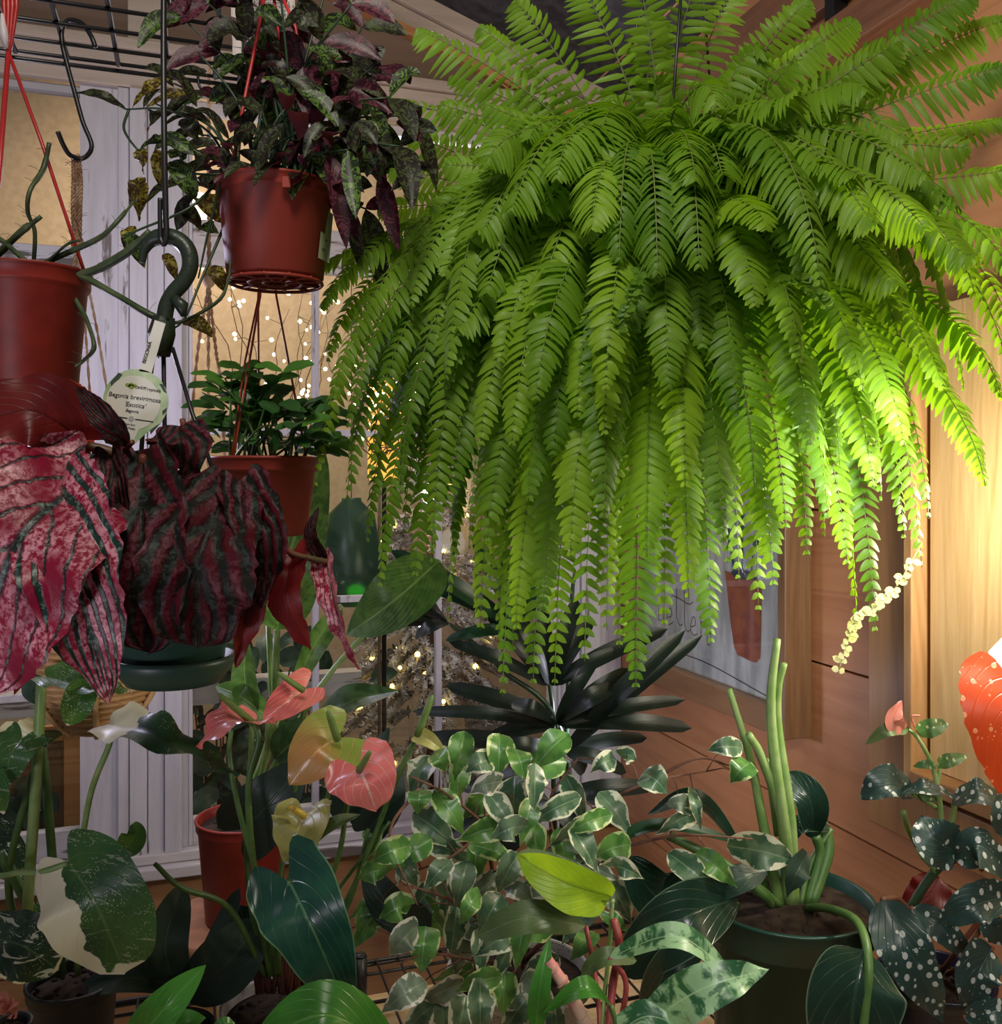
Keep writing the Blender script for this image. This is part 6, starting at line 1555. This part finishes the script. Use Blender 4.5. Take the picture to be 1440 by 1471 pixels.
twigs(545, 660, 500, -.32, .17, 12, 84, 'pale fairy lights on bare twigs between the bushy pot and the fern', 1)
twigs(395, 640, 440, -.5, .2, 12, 60, 'pale fairy lights on bare twigs behind the bushy red pot', 2)
0 and twigs(590, 760, 640, -.22, .12, 10, 40, 'fairy light twigs low behind the left tips of the fern', 3)
# amber lit post lamp
b_ = OP(552, 700, -.58); al = empty('amber_lantern', (b_.x, b_.y, 0), 'tall amber glowing lantern beyond the window behind the fern', 'lantern')
zt = OP(552, 530, -.58).z; zb = OP(552, 690, -.58).z
mb = MB(); mb.lathe((b_.x, b_.y, 0), [(.001, zb), (.05, zb), (.055, zb+.02), (.055, zt-.04), (.035, zt), (.001, zt)], 24); mb.build('glass', MT['amber'], al)
mb = MB(); mb.lathe((b_.x, b_.y, 0), [(.001, 0), (.09, 0), (.09, .02), (.008, .05), (.008, zb-.01), (.06, zb-.002), (.001, zb-.001)], 20); mb.lathe((b_.x, b_.y, 0), [(.06, zt-.035), (.06, zt-.02), (.01, zt+.03), (.001, zt+.03)], 20)
mb.build('stand', MT['black'], al)
# green lit glass jar
b_ = OP(505, 850, -.3); gj = empty('hanging_glass_jar', (b_.x, b_.y, CAMZ), 'big green glass jar with a green glow hanging behind the window left of the fern', 'jar')
zt = OP(505, 715, -.3).z; zb = OP(505, 868, -.3).z
mb = MB(); mb.lathe((b_.x, b_.y, 0), [(.001, zb), (.07, zb), (.09, zb+.03), (.095, zb+.12), (.07, zt-.05), (.03, zt-.01), (.03, zt), (.001, zt)], 30)
mj, nt, bb2, out = newmat('green_bottle_glass'); bb2.inputs['Base Color'].default_value = (.03, .10, .05, 1); bb2.inputs['Roughness'].default_value = .35; bb2.inputs['Transmission Weight'].default_value = .5
mb.build('jar', mj, gj)
mb = MB(); mb.sphere((b_.x+.01, b_.y-.0, zb+.05), .018, 6); mb.build('green_bulb', m_emit('green_bulb', (.1, 1, .05), 1.2), gj)
mb = MB(); mb.tube([(b_.x, b_.y, zt), (b_.x, b_.y, 2.9)], .0015, 6); mb.build('hanging_cord', MT['black'], gj)
# leafy plants outside, low
def bush(px, py, b, w, h, n, label, seed):
    r = random.Random(seed); c_ = OP(px, py, b); o_ = empty('outdoor_shrub', (c_.x, c_.y, 0), label, 'shrub'); mb = MB(); st = MB()
    zb = c_.z-h
    for k in range(n):
        p = Vector((c_.x+r.gauss(0, w*.45), c_.y+r.uniform(-.12, .08), zb+h*r.random())); dr = Vector((r.uniform(-1, 1), r.uniform(-1, .3), r.uniform(-.4, .9))).normalized(); l = r.uniform(.06, .12)
        leaf(mb, [p, p+dr*l*.5, p+dr*l-Vector((0, 0, .02))], l*.28, TOCAM+UP*.5, 'ovate', .25, nu=8, nv=4)
        if k % 8 == 0: st.tube([(c_.x, c_.y, 0), p], [.006, .002], 5)
    f = mb.build('foliage', MT['bg_leaf'], o_); f['kind'] = 'stuff'; st.build('stem', MT['bark'], o_)
bush(320, 900, -.38, .22, .75, 130, 'dark leafy shrub beyond the window behind the dumb cane', 5)
bush(425, 960, -.72, .18, .6, 90, 'grey-green shrub beyond the window left of the flocked tree', 6)
bush(20, 1150, -.4, .13, .35, 90, 'low dark shrub beyond the window at the far left', 7)
# white glowing hood of the grow lamp at the right edge
g = P(1478, 955, 1.34); gl_ = empty('grow_lamp', tuple(g), 'frosted white glowing grow lamp at the right edge behind the orange leaf', 'lamp')
mb = MB(); mb.lathe((0, 0, 0), [(.001, .045), (.03, .04), (.05, .015), (.058, -.02), (.054, -.05), (.03, -.066), (.001, -.07)], 32); mb.v = [tuple(Vector(v)+g) for v in mb.v]
mb.build('frosted_globe', MT['lamp_white'], gl_)
mb = MB(); mb.tube([g+Vector((0, 0, .04)), g+Vector((0, 0, .09)), g+Vector((.01, .0, .2)), g+Vector((.02, .0, .45))], [.02, .018, .006, .006], 12); mb.build('lamp_neck', MT['black'], gl_)
# ================= camera, light, colour
cam = bpy.data.cameras.new('camera'); co = bpy.data.objects.new('camera', cam); COL.objects.link(co)
co.location = (0, 0, CAMZ); co.rotation_euler = (PI/2, 0, 0)
cam.sensor_fit = 'HORIZONTAL'; cam.sensor_width = 36; cam.lens = 36*F/1440
cam.shift_y = -45.5/1440; cam.clip_start = .02
scene.camera = co
def light(name, kind, loc, e, col, size=.1, aim=None, size_y=None, spot=None):
    l = bpy.data.lights.new(name, kind); l.energy = e; l.color = col
    o = bpy.data.objects.new(name, l); COL.objects.link(o); o.location = loc
    if kind == 'AREA':
        l.size = size
        if size_y: l.shape = 'RECTANGLE'; l.size_y = size_y
    else: l.shadow_soft_size = size
    if kind == 'SPOT': l.spot_size = spot or 1.2; l.spot_blend = .5
    if aim is not None:
        d = Vector(aim)-Vector(loc); o.rotation_euler = d.to_track_quat('-Z', 'Y').to_euler()
    return o
LG = {}
light('grow_light_right', 'POINT', P(1500, 760, 1.24), 11, (1, .93, .78), .05)
light('grow_light_under', 'SPOT', P(1560, 560, .86), 10, (.96, 1, .9), .03, aim=P(1190, 720, 1.15), spot=1.15)
light('fill_light_low_front', 'SPOT', (.55, .25, 1.45), 14, (1, .95, .9), .12, aim=P(1060, 1230, 1.5), spot=1.1)  # added fill, brightens the fig and the lower right wall
light('grow_light_lavender', 'POINT', P(60, 520, 1.72), 6.5, (.78, .74, 1), .05)
light('grow_light_window', 'POINT', P(290, 900, 1.85), 1.8, (.82, .78, 1), .05)
light('grow_light_left', 'SPOT', (-.85, .25, 1.0), 9, (.95, .86, 1), .1, aim=P(90, 900, 1.0), spot=1.1)
light('ceiling_light', 'AREA', (-.1, .2, 2.75), 13, (1, .93, .8), .4, aim=P(900, 400, 1.4))
light('outer_lamp', 'AREA', R(1.2, -1.3, 3.0), 34, (1, .84, .66), 1.0, aim=R(.8, -2.4, 1.4))
light('fill_light_corner', 'POINT', P(860, 1040, 1.98), 2.0, (.85, .82, 1), .03)  # added lavender fill for the framed print and the low fern tips
light('outer_fill_light', 'POINT', R(.62, -.3, 2.25), 12, (.93, .88, 1), .04)  # added cool fill that whitens the flocked tree from the front
w = bpy.data.worlds.new('world'); scene.world = w; w.use_nodes = True
w.node_tree.nodes['Background'].inputs[0].default_value = (.75, .72, .8, 1)
w.node_tree.nodes['Background'].inputs[1].default_value = .10
vs_ = scene.view_settings
scene.display_settings.display_device = 'sRGB'
vs_.view_transform = 'Standard'; vs_.look = 'None'; vs_.exposure = 0.35; vs_.gamma = 1; vs_.use_curve_mapping = False
